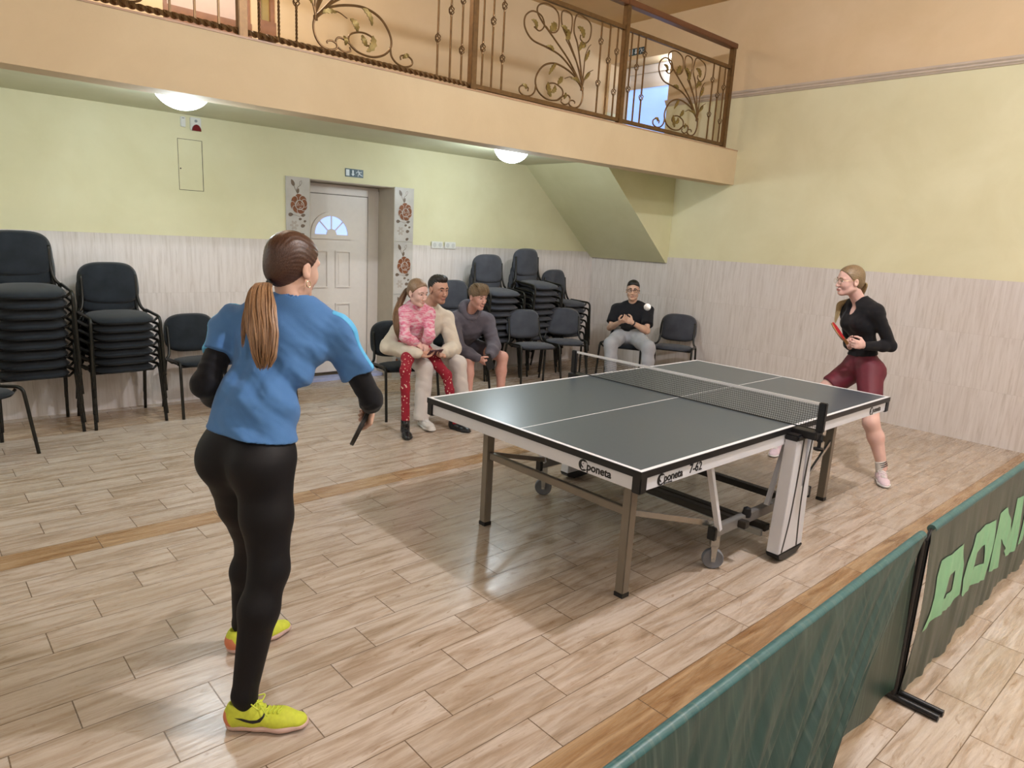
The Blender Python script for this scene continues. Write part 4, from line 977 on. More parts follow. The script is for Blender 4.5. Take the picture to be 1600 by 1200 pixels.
def hair_cap(c, ax, s, style):
    F = SDF(); f, l, u = ax; c = V3(c)
    def p(x, y, z): return c+(f*x+l*y+u*z)*s
    def E(x, y, z, a, b_, d, k=.015, mode='u'): F.ell(p(x, y, z), (a*s, b_*s, d*s), (f, l, u), k*s, mode)
    if style == 'tied':
        E(-.014, 0, .037, .101, .0805, .093); E(-.055, 0, -.015, .058, .056, .060, .03); E(.03, 0, .030, .062, .068, .076, .03)
        E(.112, 0, -.024, .095, .100, .094, .004, 's')
        F.plane(p(-.004, 0, -.02), -u*.62+f*.78, .008*s)
    elif style == 'short':
        E(-.014, 0, .040, .098, .0775, .090); E(.020, 0, .098, .070, .056, .034, .02); E(.050, 0, .108, .040, .044, .026, .02)
        E(.122, 0, -.010, .088, .105, .094, .005, 's'); F.plane(p(0, 0, .002), -u*.8+f*.6, .008*s)
    elif style == 'buzz':
        E(-.012, 0, .041, .098, .0775, .090); E(.03, 0, .085, .06, .06, .036, .03)
        E(.120, 0, -.012, .080, .105, .096, .005, 's'); F.plane(p(0, 0, .005), -u*.8+f*.6, .008*s)
    elif style == 'fringe':
        E(-.010, 0, .044, .102, .084, .092); E(.052, 0, .052, .054, .064, .050, .02)
        E(.118, 0, -.052, .090, .094, .078, .006, 's'); F.plane(p(0, 0, -.008), -u*.85+f*.42, .010*s)
    sd = nrm(l); 
    def fn(P):
        q = (P-c); a = np.arctan2(q@l, q@u); return -.0016*s*np.sin(a*34+6*np.sin((q@f)*30))*(1 if style != 'tied' else .35)
    F.wrinkle(fn); return F, p
def shoe(root, heel, toe, L, off, upper, sole, lace, extra=None, h=.004, hi=0, name='shoe', lab=None, white_tip=None):
    """local frame: x heel->toe, y left, z up"""
    heel, toe = V3(heel), V3(toe); heel[2] = toe[2] = 0; x = nrm(toe-heel); y = A3(-x[1], x[0], 0); k = L/.28
    F = SDF(); Lc = lambda a, b_, c: A3(a, b_, c)*k
    F.cap(Lc(.040, 0, .040), Lc(.10, 0, .042), .031*k, .032*k, .02); F.cap(Lc(.10, 0, .042), Lc(.185, .004, .034), .034*k, .036*k, .03, n=(0, 0, 1), sq=.85)
    F.cap(Lc(.18, .004, .030), Lc(.238, .002, .026), .042*k, .034*k, .03, n=(0, 0, 1), sq=.62)
    F.cap(Lc(.040 if hi else .035, 0, .045), Lc(.052 if hi else .040, 0, (.075 if not hi else .15)), .042*k if hi else .030*k, .047*k if hi else .028*k, .02); F.cap(Lc(.040, 0, .05), Lc(.095, 0, .072 if not hi else .12), .032*k, .030*k, .025)
    if not hi: F.ell(Lc(.058, 0, .108), A3(.042, .022, .036)*k, None, .006, 's')
    F.plane((0, 0, .018*k), (0, 0, -1), .003)
    if hi: F.plane((0, 0, .155*k), (0, 0, 1), .006)
    me = F.mesh(h)
    G = SDF(); G.cap(Lc(.040, 0, .018), Lc(.12, 0, .018), .036*k, .034*k, .02, n=(0, 0, 1), sq=.55); G.cap(Lc(.12, 0, .018), Lc(.19, .004, .016), .035*k, .045*k, .03, n=(0, 0, 1), sq=.42); G.cap(Lc(.19, .004, .016), Lc(.240, .002, .018), .046*k, .038*k, .03, n=(0, 0, 1), sq=.40)
    G.plane((0, 0, .0008), (0, 0, -1), .003); G.plane((0, 0, .026*k), (0, 0, 1), .004); ms = G.mesh(h)
    Mx = Matrix(((x[0], y[0], 0, heel[0]-off[0]), (x[1], y[1], 0, heel[1]-off[1]), (0, 0, 1, -off[2]), (0, 0, 0, 1)))
    bvh = BVHTree.FromPolygons([v.co[:] for v in me.vertices], [tuple(q.vertices) for q in me.polygons])
    if extra:                                  # heel counter in another colour
        me.materials.append(upper); me.materials.append(extra)
        for pl in me.polygons:
            c = pl.center
            if c.x < .045*k-c.z*.45 and c.z < .07*k: pl.material_index = 1
        um = []
    o = None
    me.transform(Mx); ms.transform(Mx)
    sh = link(name, me, [] if extra else upper, root, label=lab) if lab else link(name, me, [] if extra else upper, root)
    link('sole', ms, sole, sh)
    if lace is not None:
        b = MB()
        def top(px, py):
            hh = bvh.ray_cast(Vector((px, py, .3)), Vector((0, 0, -1))); return (hh[0]+Vector((0, 0, .0022))) if hh[0] is not None else Vector((px, py, .06*k))
        for i in range(6):
            xx = (.110+.014*i)*k; b.tube([top(xx+(.007*k if s_ else 0), yy) for s_, yy in ((0, -.018*k), (0, -.009*k), (1, 0), (1, .009*k), (1, .018*k))], .0032*k, 6)
        b.tube(spline([top(.108*k, 0), Vector((.10*k, .02*k, .10*k)), Vector((.125*k, .035*k, .098*k)), Vector((.118*k, .012*k, .086*k)), top(.108*k, 0)], 6), .0022*k, 6)
        b.tube(spline([top(.108*k, 0), Vector((.09*k, -.015*k, .105*k)), Vector((.12*k, -.038*k, .095*k)), Vector((.122*k, -.012*k, .084*k)), top(.108*k, 0)], 6), .0022*k, 6)
        b.tube(spline([top(.108*k, 0), Vector((.13*k, -.022*k, .088*k)), Vector((.15*k, -.032*k, .064*k))], 6), .002*k, 6)
        ml = b.mesh('laces'); ml.transform(Mx); link('laces', ml, lace, sh, smooth=True)
    return sh, bvh, Mx, k
def decal(root, name, bvh, Mx, poly, side, m, k, lift=.0008, cell=.004):
    """polygon (x,z in local shoe coordinates) laid onto the side of a mesh by casting rays"""
    bm = bmesh.new(); vs = [bm.verts.new((p_[0]*k, 0, p_[1]*k)) for p_ in poly]; bm.faces.new(vs); bmesh.ops.triangulate(bm, faces=bm.faces)
    for _ in range(3): bmesh.ops.subdivide_edges(bm, edges=[e for e in bm.edges if e.calc_length() > cell], cuts=1, use_grid_fill=False); bmesh.ops.triangulate(bm, faces=[f for f in bm.faces if len(f.verts) > 3])
    for v in bm.verts:
        h = bvh.ray_cast(Vector((v.co.x, side*.2, v.co.z)), Vector((0, -side, 0)))
        if h[0] is not None: v.co = h[0]+h[1]*lift
    me = bpy.data.meshes.new(name); bm.to_mesh(me); bm.free(); me.transform(Mx); return link(name, me, m, root, smooth=True)
def person(loc, label, cat='person', group=None): return empty('person', loc, label=label, cat=cat, group=group)
def emit(F, h, name, m, root, **k): me = F.mesh(h, off=tuple(root.location)); o = link(name, me, m, root, **k); return o
# ============================================================ PEOPLE
def base_skin(J, g, ax, hs, fem, hands, legs=True):
    F = SDF(); add_torso(F, J, g, -.014)
    F.cap(J['neck']-torso_axes(J)[1]*.03, J['head']-ax[2]*.05*hs-ax[0]*.018*hs, g.get('neck', .054), g.get('neck', .054)*.95, .03)
    for sd in 'lr':
        add_arm(F, J, sd, g, g.get('oa', -.007), fo=0); add_arm(F, J, sd, g, g.get('of', 0), up=0)
        if g.get('ol', -.012) < 0: add_leg(F, J, sd, g, g.get('ol', -.012))
        else: F.cap(J['hip_'+sd], J['hip_'+sd]*.55+J['kn_'+sd]*.45, .07, .068, .03); F.cap(J['hip_'+sd]*.55+J['kn_'+sd]*.45, J['kn_'+sd], .074*g['leg'], .056*g['leg'], .02); add_leg(F, J, sd, g, 0, thigh=0)
    p = add_head(F, J['head'], ax, hs, fem); tips = [add_hand(F, *a[0], **a[1]) for a in hands]
    for sd in 'lr': e_ = J['an_'+sd]+nrm(g['foot_'+sd])*g.get('stub', .03); e_[2] = .05; F.cap(J['an_'+sd], e_, .030*g.get('leg', 1), .022, .02)
    return F, p, tips
def sleeve(F, J, sd, t0, t1, r0, r1, k=.03):
    a, b_ = J['sh_'+sd], J['el_'+sd]; d = nrm(b_-a); q = a+(b_-a)*t1
    F.cap(a+(b_-a)*t0, a+(b_-a)*(t1+.12), r0, r1, k, cut=(q, d)); return F
H = .0048
# ------------------------------------------------------------ player in blue (near the camera, seen from behind)
J = finish_J(dict(head=(1.078, 2.38, 1.537), neck=(1.072, 2.35, 1.412), chest=(1.007, 2.34, 1.262), belly=(.905, 2.30, 1.065), pelvis=(.868, 2.285, .925), sh_l=(.905, 2.50, 1.325), sh_r=(1.185, 2.25, 1.308), el_l=(.765, 2.40, 1.135), wr_l=(.905, 2.58, .99),
    el_r=(1.318, 2.235, 1.056), wr_r=(1.385, 2.36, .992), hip_l=(.828, 2.35, .875), hip_r=(.892, 2.215, .885), kn_r=(.872, 2.14, .53), an_r=(.757, 2.093, .12), kn_l=(.945, 2.46, .48), an_l=(.925, 2.545, .11)))
ax = headax((.93, .36, -.10), (.10, 0, 1)); hs = .99
rt, sp_, fr = torso_axes(J); fh = nrm(A3(.80, .35, 0))
g = dict(w=.90, waist=.100, stub=.01, of=-.006, depth=.80, bust=1, arm=.92, leg=1.05, neck=.050, foot_l=(1, .05, 0), foot_r=(.79, -.61, 0))
butt = [(J['hip_l']-fh*.030+A3(.004, 0, .005), .087), (J['hip_r']-fh*.034+A3(0, 0, .005), .093)]; g['butt'] = butt
P = person((.86, 2.3, 0), 'person in blue T-shirt and black leggings crouching with a racket, seen from behind')
hd = nrm(A3(-.30, .10, -.55)); 
hands = [((J['wr_r'], (.12, .22, -.24), (-.8, .3, -.25), (-.3, -.5, .3)), dict(s=.92, curl=1.0, thumb=1.0)), ((J['wr_l'], (.5, .6, -.25), (.6, -.6, 0), (0, 0, 1)), dict(s=.92, curl=.5))]
F, hp, tips = base_skin(J, g, ax, hs, 1, hands); M_SK1 = skin('fair_skin', 'cfa692', 'dab5a2'); body = emit(F, H, 'body', M_SK1, P)
face_parts(P, body.data, hp, ax, hs, cloth('brown_brow', '5b4030'), mat('lips_rose', 'a8645a', .4), P.location)
g1 = dict(g); g1['waist'] = .118; F = SDF(); add_torso(F, J, g1, .012); F.cap(J['belly']-rt*.03, J['pelvis']+sp_*.05-rt*.03, .112, .118, .05, n=fh, sq=.9); F.cap(J['belly']+rt*.02, J['pelvis']+sp_*.05+rt*.02, .116, .122, .05, n=fh, sq=.9)
for sd in 'lr': F.cap(J['neck'], J['sh_'+sd]+A3(0, 0, .004), .048, .056, .05); sleeve(F, J, sd, 0, .58 if sd == 'r' else .52, .056, .060)
for q, r in butt: F.ell(q, (r+.008,)*3, None, .05)
fol = folds(.021, 62, [rt*.7+sp_*.7, rt*.5+sp_*.9, rt*.85+sp_*.5, sp_, rt-sp_*.3], 5, .10)
nk_ = J['neck']; F.wrinkle(lambda P_: fol(P_)*np.clip((np.linalg.norm(P_-nk_, axis=1)-.07)/.12, 0, 1)); F.cap(J['neck']+sp_*.012, J['neck']+sp_*.2+fr*.05, .058, .075, .005, 's'); F.plane(J['pelvis']+sp_*.052, A3(-.17, 0, -1), .004); M_BLUE = cloth('blue_sports_jersey', '4c78ae', .04, .8)
shirt = emit(F, H, 't_shirt', M_BLUE, P)
# light blue stripe along the top of each shoulder
for sd in 'lr':
    G = SDF(); a = J['neck']*.75+J['sh_'+sd]*.25; sh_, el = J['sh_'+sd], J['el_'+sd]; d = nrm(el-sh_); q = sh_+(el-sh_)*(.58 if sd == 'r' else .52)
    pn = nrm(np.cross(J['sh_'+sd]-J['neck'], el-sh_)); 
    F2 = SDF(); F2.ops = list(F.ops); F2.add((lambda P_, a=a, pn=pn: np.abs((P_-a)@pn-.024)-.020), A3(-99, -99, -99), A3(99, 99, 99), .001, 'i')
    F2.add((lambda P_, : np.zeros(len(P_), np.float32)-.0022), A3(-99, -99, -99), A3(99, 99, 99), 0, 'w')
    lowp = J['sh_'+sd]-sp_*.03; F2.plane(lowp*.5+el*.5 if 0 else q, d, .002)
    outn = nrm(J['sh_'+sd]-J['neck'])+sp_*.45; F2.plane(J['sh_'+sd]-sp_*.040-nrm(J['sh_'+sd]-J['neck'])*.03, -outn, .002)
    emit(F2, H, 'sleeve_stripe', mat('light_blue_stripe', '58b0e2', .6, var=.03), P, label='light blue shoulder stripe')
F = SDF(); F.cap(J['pelvis']-rt*.05, J['pelvis']+rt*.05, .110, .110, .04, n=fh, sq=.9); F.cap(J['belly'], J['pelvis'], .095, .118, .04, n=fh, sq=.84)
for q, r in butt: F.ell(q, (r+.004,)*3, None, .035)
for sd in 'lr': add_leg(F, J, sd, g, .005)
for sd in 'lr': q = J['an_'+sd]+nrm(g['foot_'+sd])*.012; q[2] = .065; F.cap(J['an_'+sd], q, .038, .034, .02)
F.cap(J['pelvis']-fh*.150-A3(0, 0, -.01), J['pelvis']-fh*.125-A3(0, 0, .13), .004, .005, .030, 's')
M_LEGG = mat('black_leggings', '0d0c11', .62, var=.1, scale=12, spec=.3, bump=.1, bscale=600)
lg = emit(F, H, 'leggings', M_LEGG, P)
for sd in 'lr':
    F = SDF(); a, b_, w = J['sh_'+sd], J['el_'+sd], J['wr_'+sd]; F.cap(a*.6+b_*.4, b_, .047, .041, .02); F.cap(b_, w*.4+b_*.6, .041, .041, .02); F.cap(w*.4+b_*.6, w, .041, .030, .02); F.plane(w+nrm(w-b_)*.004, w-b_, .004)
    F.wrinkle(folds(.003, 110, [b_-a, w-b_], 3)); emit(F, H, 'undersleeve', M_BLACKC, P, label='black long undersleeve')
tie = (.975, 2.345, 1.478); M_HAIR1 = hairmat('auburn_brown_hair', '38221a', '573a2b', tie, .33); M_TAIL = hairmat('light_auburn_tail_hair', '73543b', 'a57f5a', (.98, 2.33, 1.9), .42)
F, q = hair_cap(J['head'], ax, hs, 'tied'); cap_ = emit(F, .0035, 'hair', M_HAIR1, P)
strands(P, 'ponytail', M_TAIL, [tie, (.935, 2.31, 1.462), (.905, 2.25, 1.40), (.893, 2.20, 1.33), (.885, 2.175, 1.27), (.880, 2.165, 1.225)], [(0, .009), (.15, .028), (.35, .045), (.6, .048), (.85, .036), (1, .018)], 260, .0042, P.location, 4)
strands(P, 'loose_hair_strand', M_TAIL, [tie, (.915, 2.33, 1.45), (.872, 2.28, 1.39), (.848, 2.25, 1.33), (.838, 2.24, 1.285)], [(0, .004), (.4, .012), (1, .006)], 26, .0026, P.location, 9)
tb = MB(); tb.tube([tuple(Vector(tie)-P.location+Vector((.010*math.sin(a)*.2, .015*math.cos(a), .015*math.sin(a)))) for a in np.linspace(0, 6.28, 15)[:-1]], .006, 8, closed=True); tb.build('hair_tie', M_BLK, P, smooth=True)
er = MB(); ec = hp(-.002, -.083, -.040); er.tube([tuple(Vector((ec+A3(0, 0, 1)*(-.011+.011*math.cos(a))+ax[0]*.011*math.sin(a)).tolist())-P.location) for a in np.linspace(0, 6.28, 17)[:-1]], .0016, 6, closed=True); er.build('hoop_earring', mat('pale_gold', 'cdbd96', .25, metal=.9), P, smooth=True)
M_NEON = mat('neon_yellow_mesh', 'cdd640', .6, var=.08, scale=60, bump=.3, bscale=900); M_NEON2 = mat('neon_lace', 'cfdd4a', .6, var=.03); M_PINKS = mat('pale_pink_foam', 'c9a9a0', .55, var=.05); M_CORAL = mat('coral_heel', 'd5805c', .55, var=.05)
for k_, (he, to) in enumerate((((.700, 2.130), (.925, 1.955)), ((.850, 2.535), (1.118, 2.560)))):
    s_, bvh, Mx, kk = shoe(P, (*he, 0), (*to, 0), .285, P.location, M_NEON, M_PINKS, M_NEON2, extra=M_CORAL, h=.0035)
    sw_ = [(.045, .062), (.075, .050), (.105, .043), (.128, .045), (.139, .058), (.141, .076), (.132, .060), (.118, .054), (.095, .055), (.070, .060)]
    for side in (-1, 1): decal(s_, 'swoosh', bvh, Mx, sw_, side, M_BLK, kk)
# ---- her racket
def racket(c, hand, n, label, rub, wood='a98256', s=1):
    """c blade centre, hand grip end, n blade normal"""
    c, hd_ = V3(c), V3(hand); d = nrm(c-hd_); n = nrm(V3(n)-d*float(V3(n)@d)); t = np.cross(n, d); R_ = empty('table_tennis_racket', tuple(float(v) for v in hd_), label=label, cat='racket')
    def pl(x, y): return (x, y)
    out = [(.078*math.cos(a)*s, .080*math.sin(a)*s) for a in np.linspace(-1.15, math.pi+1.15, 34)]
    O = Vector((c-hd_).tolist())
    for nm, m, z0, th in (('blade', mat('racket_wood', wood, .5, var=.1, scale=30), -.004, .008), ('rubber', rub, .004, .0035), ('rubber', mat('black_rubber', '141414', .6), -.0075, .0035)):
        b = MB(); b.prism(out, O+Vector((n*z0).tolist()), Vector(t.tolist()), Vector(d.tolist()), Vector(n.tolist()), th); b.build(nm, m, R_, smooth=False, **({'label': 'red rubber'} if nm == 'rubber' and z0 > 0 and 'red' in label else {}))
    b = MB(); h0 = Vector((-d*.02).tolist()); h1 = O-Vector((d*.066).tolist()); b.bar(h0, h1, .028, .020, up=Vector(n.tolist())); b.build('handle', mat('handle_wood', '8a6238', .5, var=.15, scale=25), R_, bevel=.004)
    return R_
racket((1.352, 2.375, .905), (1.408, 2.42, .945), tuple(np.cross((.46, .84, -.29), (-.056, -.045, -.04))+A3(.0004, -.0009, .0009)), 'dark table tennis racket held edge-on in the hand of the player in blue', mat('dark_rubber', '2b2725', .5), wood='35302c')
# ------------------------------------------------------------ opponent in black top and maroon shorts
J = finish_J(dict(head=(5.50, 2.253, 1.490), neck=(5.605, 2.20, 1.352), chest=(5.615, 2.175, 1.19), belly=(5.665, 2.14, .985), pelvis=(5.69, 2.14, .845), sh_l=(5.545, 2.045, 1.275), sh_r=(5.70, 2.33, 1.262), el_l=(5.665, 1.945, 1.02), wr_l=(5.475, 2.062, 1.018),
    el_r=(5.78, 2.30, .99), wr_r=(5.55, 2.20, .985), hip_l=(5.65, 2.06, .80), hip_r=(5.72, 2.20, .80), kn_l=(5.47, 1.925, .445), an_l=(5.535, 1.815, .11), kn_r=(5.47, 2.42, .50), an_r=(5.56, 2.64, .11)))
ax = headax((-.80, .60, -.08), (-.12, .05, 1)); hs = .95; rt, sp_, fr = torso_axes(J); fh = nrm(A3(-.85, .45, 0))
g = dict(w=.88, waist=.10, depth=.80, bust=1, arm=.88, leg=1.0, neck=.050, ol=0, foot_l=(-.8, -.5, 0), foot_r=(-.97, -.2, 0), calfback=(.9, -.3, 0))
butt = [(J['hip_l']-fh*.035, .088), (J['hip_r']-fh*.030, .088)]; g['butt'] = butt
P = person((5.6, 2.15, 0), 'person in black long-sleeved top, maroon shorts and glasses crouching at the far table end')
hands = [((J['wr_l'], (-.80, .50, .12), (.35, .75, .1), (0, .2, .9)), dict(s=.9, curl=.72, thumb=.8)), ((J['wr_r'], (-.85, -.1, .4), (.2, -.8, .3), (0, .2, .9)), dict(s=.9, curl=.8, thumb=.9))]
F, hp, tips = base_skin(J, g, ax, hs, 1, hands); M_SK2 = skin('rosy_fair_skin', 'd6aca2', 'dfb9ad'); body = emit(F, H, 'body', M_SK2, P)
face_parts(P, body.data, hp, ax, hs, cloth('fair_brow', '8a7358'), mat('lips_pink', 'b56a62', .4), P.location)
F = SDF(); add_torso(F, J, g, .007)
for sd in 'lr': F.cap(J['neck'], J['sh_'+sd], .042, .050, .05); add_arm(F, J, sd, g, .008); F.plane  # sleeves down to the wrist
F.cap(J['neck']+sp_*.012, J['neck']+sp_*.2+fr*.05, .052, .075, .006, 's'); F.ell(J['neck']+fr*.085-sp_*.035, (.045, .03, .075), (rt, fr, sp_), .006, 's')
F.plane(J['pelvis']+sp_*.085, -sp_, .004)
for sd in 'lr': w, e_ = J['wr_'+sd], J['el_'+sd]; d = nrm(w-e_); F.ell(w+d*.052, (.050,)*3, None, .002, 's')
F.wrinkle(folds(.004, 90, [rt+sp_, sp_, rt], 2)); emit(F, H, 'long_sleeved_top', M_BLACKC, P)
F = SDF(); F.cap(J['pelvis']-rt*.05, J['pelvis']+rt*.05, .100, .100, .04, n=fh, sq=.9); F.cap(J['belly'], J['pelvis'], .088, .104, .04, n=fh, sq=.84)
for q, r in butt: F.ell(q, (r+.004,)*3, None, .035)
for sd in 'lr':
    h_, k_ = J['hip_'+sd], J['kn_'+sd]; F.cap(h_, h_*.5+k_*.5, .100, .086, .035, cut=(h_*.48+k_*.52, k_-h_)); F.cap(h_*.5+k_*.5, h_*.45+k_*.55, .086, .084, .01, cut=(h_*.48+k_*.52, k_-h_))
F.plane(J['pelvis']+sp_*.105, sp_, .004); F.wrinkle(folds(.0022, 80, [rt, sp_], 8)); emit(F, H, 'cycling_shorts', mat('maroon_lycra', '5e1226', .6, var=.08, scale=16, bump=.1, bscale=500), P)
F, q = hair_cap(J['head'], ax, hs, 'tied'); t2 = hp(-.118, 0, .0); M_HAIR2 = hairmat('dark_blonde_hair', '6b573f', '9a8464', t2, .4); emit(F, .0035, 'hair', M_HAIR2, P)
nb = hp(-.10, .0, .0); M_T2 = hairmat('blonde_tail_hair', '8f7a55', 'b5a078', (5.6, 2.2, 1.9), .45)
strands(P, 'ponytail', M_T2, [tuple(nb), tuple(hp(-.125, .01, -.03)), (5.665, 2.235, 1.38), (5.665, 2.29, 1.335), (5.61, 2.345, 1.30), (5.555, 2.335, 1.23), (5.51, 2.325, 1.15)], [(0, .008), (.3, .022), (.6, .022), (.85, .018), (1, .006)], 90, .0036, P.location, 6)
def glasses(root, p, m, s=1, r=.021, rim=.0014, rect=0, lens=None):
    O = root.location; b = MB()
    for q in (-1, 1):
        pts = []
        for a in np.linspace(0, 2*math.pi, 25)[:-1]:
            ca, sa = math.cos(a), math.sin(a)
            if rect: k_ = 1/max(abs(ca)**4+abs(sa)**4, 1e-6)**.25; yy, zz = ca*k_*r, sa*k_*r*.68
            else: yy, zz = ca*r, sa*r*.92
            pts.append(Vector(p(.108-.10*abs(q*.034+yy)**1.5*2, q*.034+yy, .004+zz).tolist())-O)
        b.tube(pts, rim, 6, closed=True)
        b.tube([Vector(p(*v).tolist())-O for v in ((.100-.006, q*.056, .010), (.06, q*.074, .012), (.0, q*.082, .010), (-.01, q*.082, -.004))], rim, 6)
    b.tube([Vector(p(*v).tolist())-O for v in ((.106, -.014, .010), (.112, 0, .013), (.106, .014, .010))], rim, 6); return b.build('glasses', m, root, smooth=True)
glasses(P, hp, mat('thin_gold_rim', 'b9ab88', .3, metal=.8), rim=.0013)
M_PK = mat('pale_pink_knit', 'dcc6cf', .7, var=.05); M_WS = mat('white_foam', 'ddd9d6', .5, var=.02)
for k_, (he, to) in enumerate((((5.585, 1.845), (5.365, 1.715)), ((5.575, 2.66), (5.325, 2.60)))):
    shoe(P, (*he, 0), (*to, 0), .26, P.location, M_PK, M_WS, M_WS, h=.0042)
M_SOCK = mat('white_sock', 'd8d2cc', .9, var=.03)
for sd in 'lr':
    an = J['an_'+sd]; kn = J['kn_'+sd]; d = nrm(kn-an); F = SDF(); F.cap(an-A3(0, 0, .045), an+d*.06, .038, .040, .02, cut=(an+d*.055, d)); sk_ = emit(F, .004, 'sock', M_SOCK, P)
    b = MB()
    for i in range(3):
        c = Vector((an+d*(.012+.015*i)).tolist())-P.location; dz = Vector(d.tolist()); a1 = dz.cross(Vector((0, 1, 0))).normalized(); a2 = dz.cross(a1)
        b.tube([c+(a1*math.cos(a)+a2*math.sin(a))*.0375 for a in np.linspace(0, 6.283, 25)[:-1]], .0042, 6, closed=True)
    b.build('black_stripes', M_BLK, sk_, smooth=True, label='three black sock stripes')
racket((5.375, 2.235, 1.110), (5.445, 2.19, 1.03), tuple(np.cross((.90, .375, -.10), (-.07, .045, .08))*1.0+A3(-.012, -.012, .008)), 'red table tennis racket held up by the player in the black top', mat('red_rubber', 'b8262f', .45, var=.03))
# ------------------------------------------------------------ seated spectators
def trousers(F, J, g, o, legr=(.094, .078, .070, .064, .062), cut=.0, k=.035, ex=.02):
    r = nrm(J['hip_r']-J['hip_l']); F.cap(J['pelvis']-r*.06, J['pelvis']+r*.06, .115+o, .115+o, k)
    for sd in 'lr':
        h_, kn, an = J['hip_'+sd], J['kn_'+sd], J['an_'+sd]; m = h_*.5+kn*.5; c = kn*.6+an*.4; d = nrm(an-kn)
        F.cap(h_, m, legr[0]+o, legr[1]+o, k); F.cap(m, kn, legr[1]+o, legr[2]+o, k)
        if cut != 'shorts': F.cap(kn, c, legr[2]+o, legr[3]+o, k); F.cap(c, an+d*(ex+.03), legr[3]+o, legr[4]+o, .02, cut=(an+d*ex, d))
def top(F, J, g, o, rs=(.066, .060, .056, .042), wrist=.0, sdl='lr', hem=.02, neck=.056):
    rt, sp_, fr = torso_axes(J); add_torso(F, J, g, o)
    for sd in sdl:
        a, e, w = J['sh_'+sd], J['el_'+sd], J['wr_'+sd]; F.cap(J['neck'], a, .050+o, rs[0]*.95, .05); F.cap(a, e, rs[0], rs[1], .035); F.cap(e, e*.4+w*.6, rs[1], rs[2], .03); F.cap(e*.4+w*.6, w, rs[2], rs[3], .02)
    F.cap(J['neck']+sp_*.02, J['neck']+sp_*.2+fr*.04, neck, neck+.02, .006, 's'); F.plane(J['pelvis']+sp_*hem, -sp_, .008)
# man in cream sweatshirt
J = finish_J(dict(head=(3.695, 5.12, 1.180), neck=(3.655, 5.23, 1.005), chest=(3.655, 5.29, .845), belly=(3.66, 5.39, .70), pelvis=(3.66, 5.43, .575), sh_r=(3.465, 5.28, .905), sh_l=(3.852, 5.20, .895), el_r=(3.205, 5.16, .680), wr_r=(3.300, 4.84, .668), el_l=(3.845, 5.05, .640), wr_l=(3.575, 4.85, .652),
    kn_r=(3.44, 4.93, .520), kn_l=(3.80, 4.92, .520), an_r=(3.385, 4.88, .10), an_l=(3.83, 4.86, .10)))
ax = headax((.02, -1, -.10), (0, -.12, 1)); hs = 1.02; g = dict(w=1.05, waist=.118, depth=.86, arm=1.05, leg=1.0, neck=.058, foot_l=(0, -1, 0), foot_r=(-.1, -1, 0))
P = person((3.66, 5.35, 0), 'person with short dark hair, stubble and cream sweatshirt seated behind the girl, holding a phone')
hands = [((J['wr_r'], (.95, -.25, -.12), (-.15, -.35, .9), (.2, -.9, .3)), dict(s=1.0, curl=.42, thumb=.5)), ((J['wr_l'], (-.93, -.35, -.12), (.15, -.35, .9), (-.2, -.9, .3)), dict(s=1.0, curl=.42, thumb=.5))]
F, hp, tips = base_skin(J, g, ax, hs, 0, hands); M_SK3 = skin('tanned_skin', 'b98d78', 'c69b86'); body = emit(F, H, 'body', M_SK3, P)
face_parts(P, body.data, hp, ax, hs, cloth('dark_brow', '2a1d16'), mat('lips_brown', 'a0665a', .45), P.location, brow_r=.0042)
F, q = hair_cap(J['head'], ax, hs, 'short'); emit(F, .0038, 'hair', hairmat('near_black_hair', '17110e', '2b211b', tuple(hp(0, 0, -.3)), .5), P)
# stubble: a thin shell over the jaw
F = SDF(); add_head(F, J['head'], ax, hs, 0); F.ops = [o for o in F.ops]; F.wrinkle(lambda P_: np.zeros(len(P_), np.float32)-.0012)
F.plane(hp(0, 0, -.030), ax[2]*.8-ax[0]*.55, .003); F.ell(hp(.10, 0, -.066), (.024, .020, .012), ax, .002, 's'); F.ell(hp(.085, 0, -.030), (.05, .045, .030), ax, .003, 's'); 
t = NT('stubble_skin'); n_ = t.noise(t.obj(), 900, 2); t.set('Base Color', t.ramp(n_, [(.35, srgb('9a7260')), (.65, srgb('b98b76'))])).set('Roughness', .7); emit(F, .004, 'stubble', t.m, P)
F = SDF(); top(F, J, g, .022, rs=(.074, .068, .062, .046), hem=-.03); F.wrinkle(folds(.008, 55, [rt*0+A3(0, 0, 1), A3(1, 0, .5), A3(.3, .3, 1)], 12)); M_CREAM = cloth('cream_sweatshirt', 'd0c4b4', .04); emit(F, H, 'sweatshirt', M_CREAM, P)
for sd in 'lr':
    F = SDF(); w, e_ = J['wr_'+sd], J['el_'+sd]; d = nrm(w-e_); F.cap(w-d*.045, w+d*.0, .044, .040, .01, cut=(w+d*.01, d)); emit(F, .004, 'cuff', M_CREAM, P)
b = MB(); nk = J['neck']; rt, sp_, fr = torso_axes(J); a1, a2 = Vector(rt.tolist()), Vector(fr.tolist()); c = Vector((nk+sp_*.012+fr*.006).tolist())-P.location
b.tube([c+a1*math.cos(a)*.064+a2*math.sin(a)*.062-Vector(sp_.tolist())*.016*max(0, math.sin(a)) for a in np.linspace(0, 6.283, 25)[:-1]], .009, 8, closed=True); b.build('collar', M_CREAM, P, smooth=True)
F = SDF(); trousers(F, J, g, .006, ex=.045); F.wrinkle(folds(.006, 60, [A3(0, 0, 1), A3(0, 1, .3), A3(1, 0, 1)], 3)); emit(F, H, 'sweatpants', cloth('off_white_sweatpants', 'cdc5c0', .04), P)
M_WSH = mat('white_trainer', 'd9d6d2', .5, var=.02)
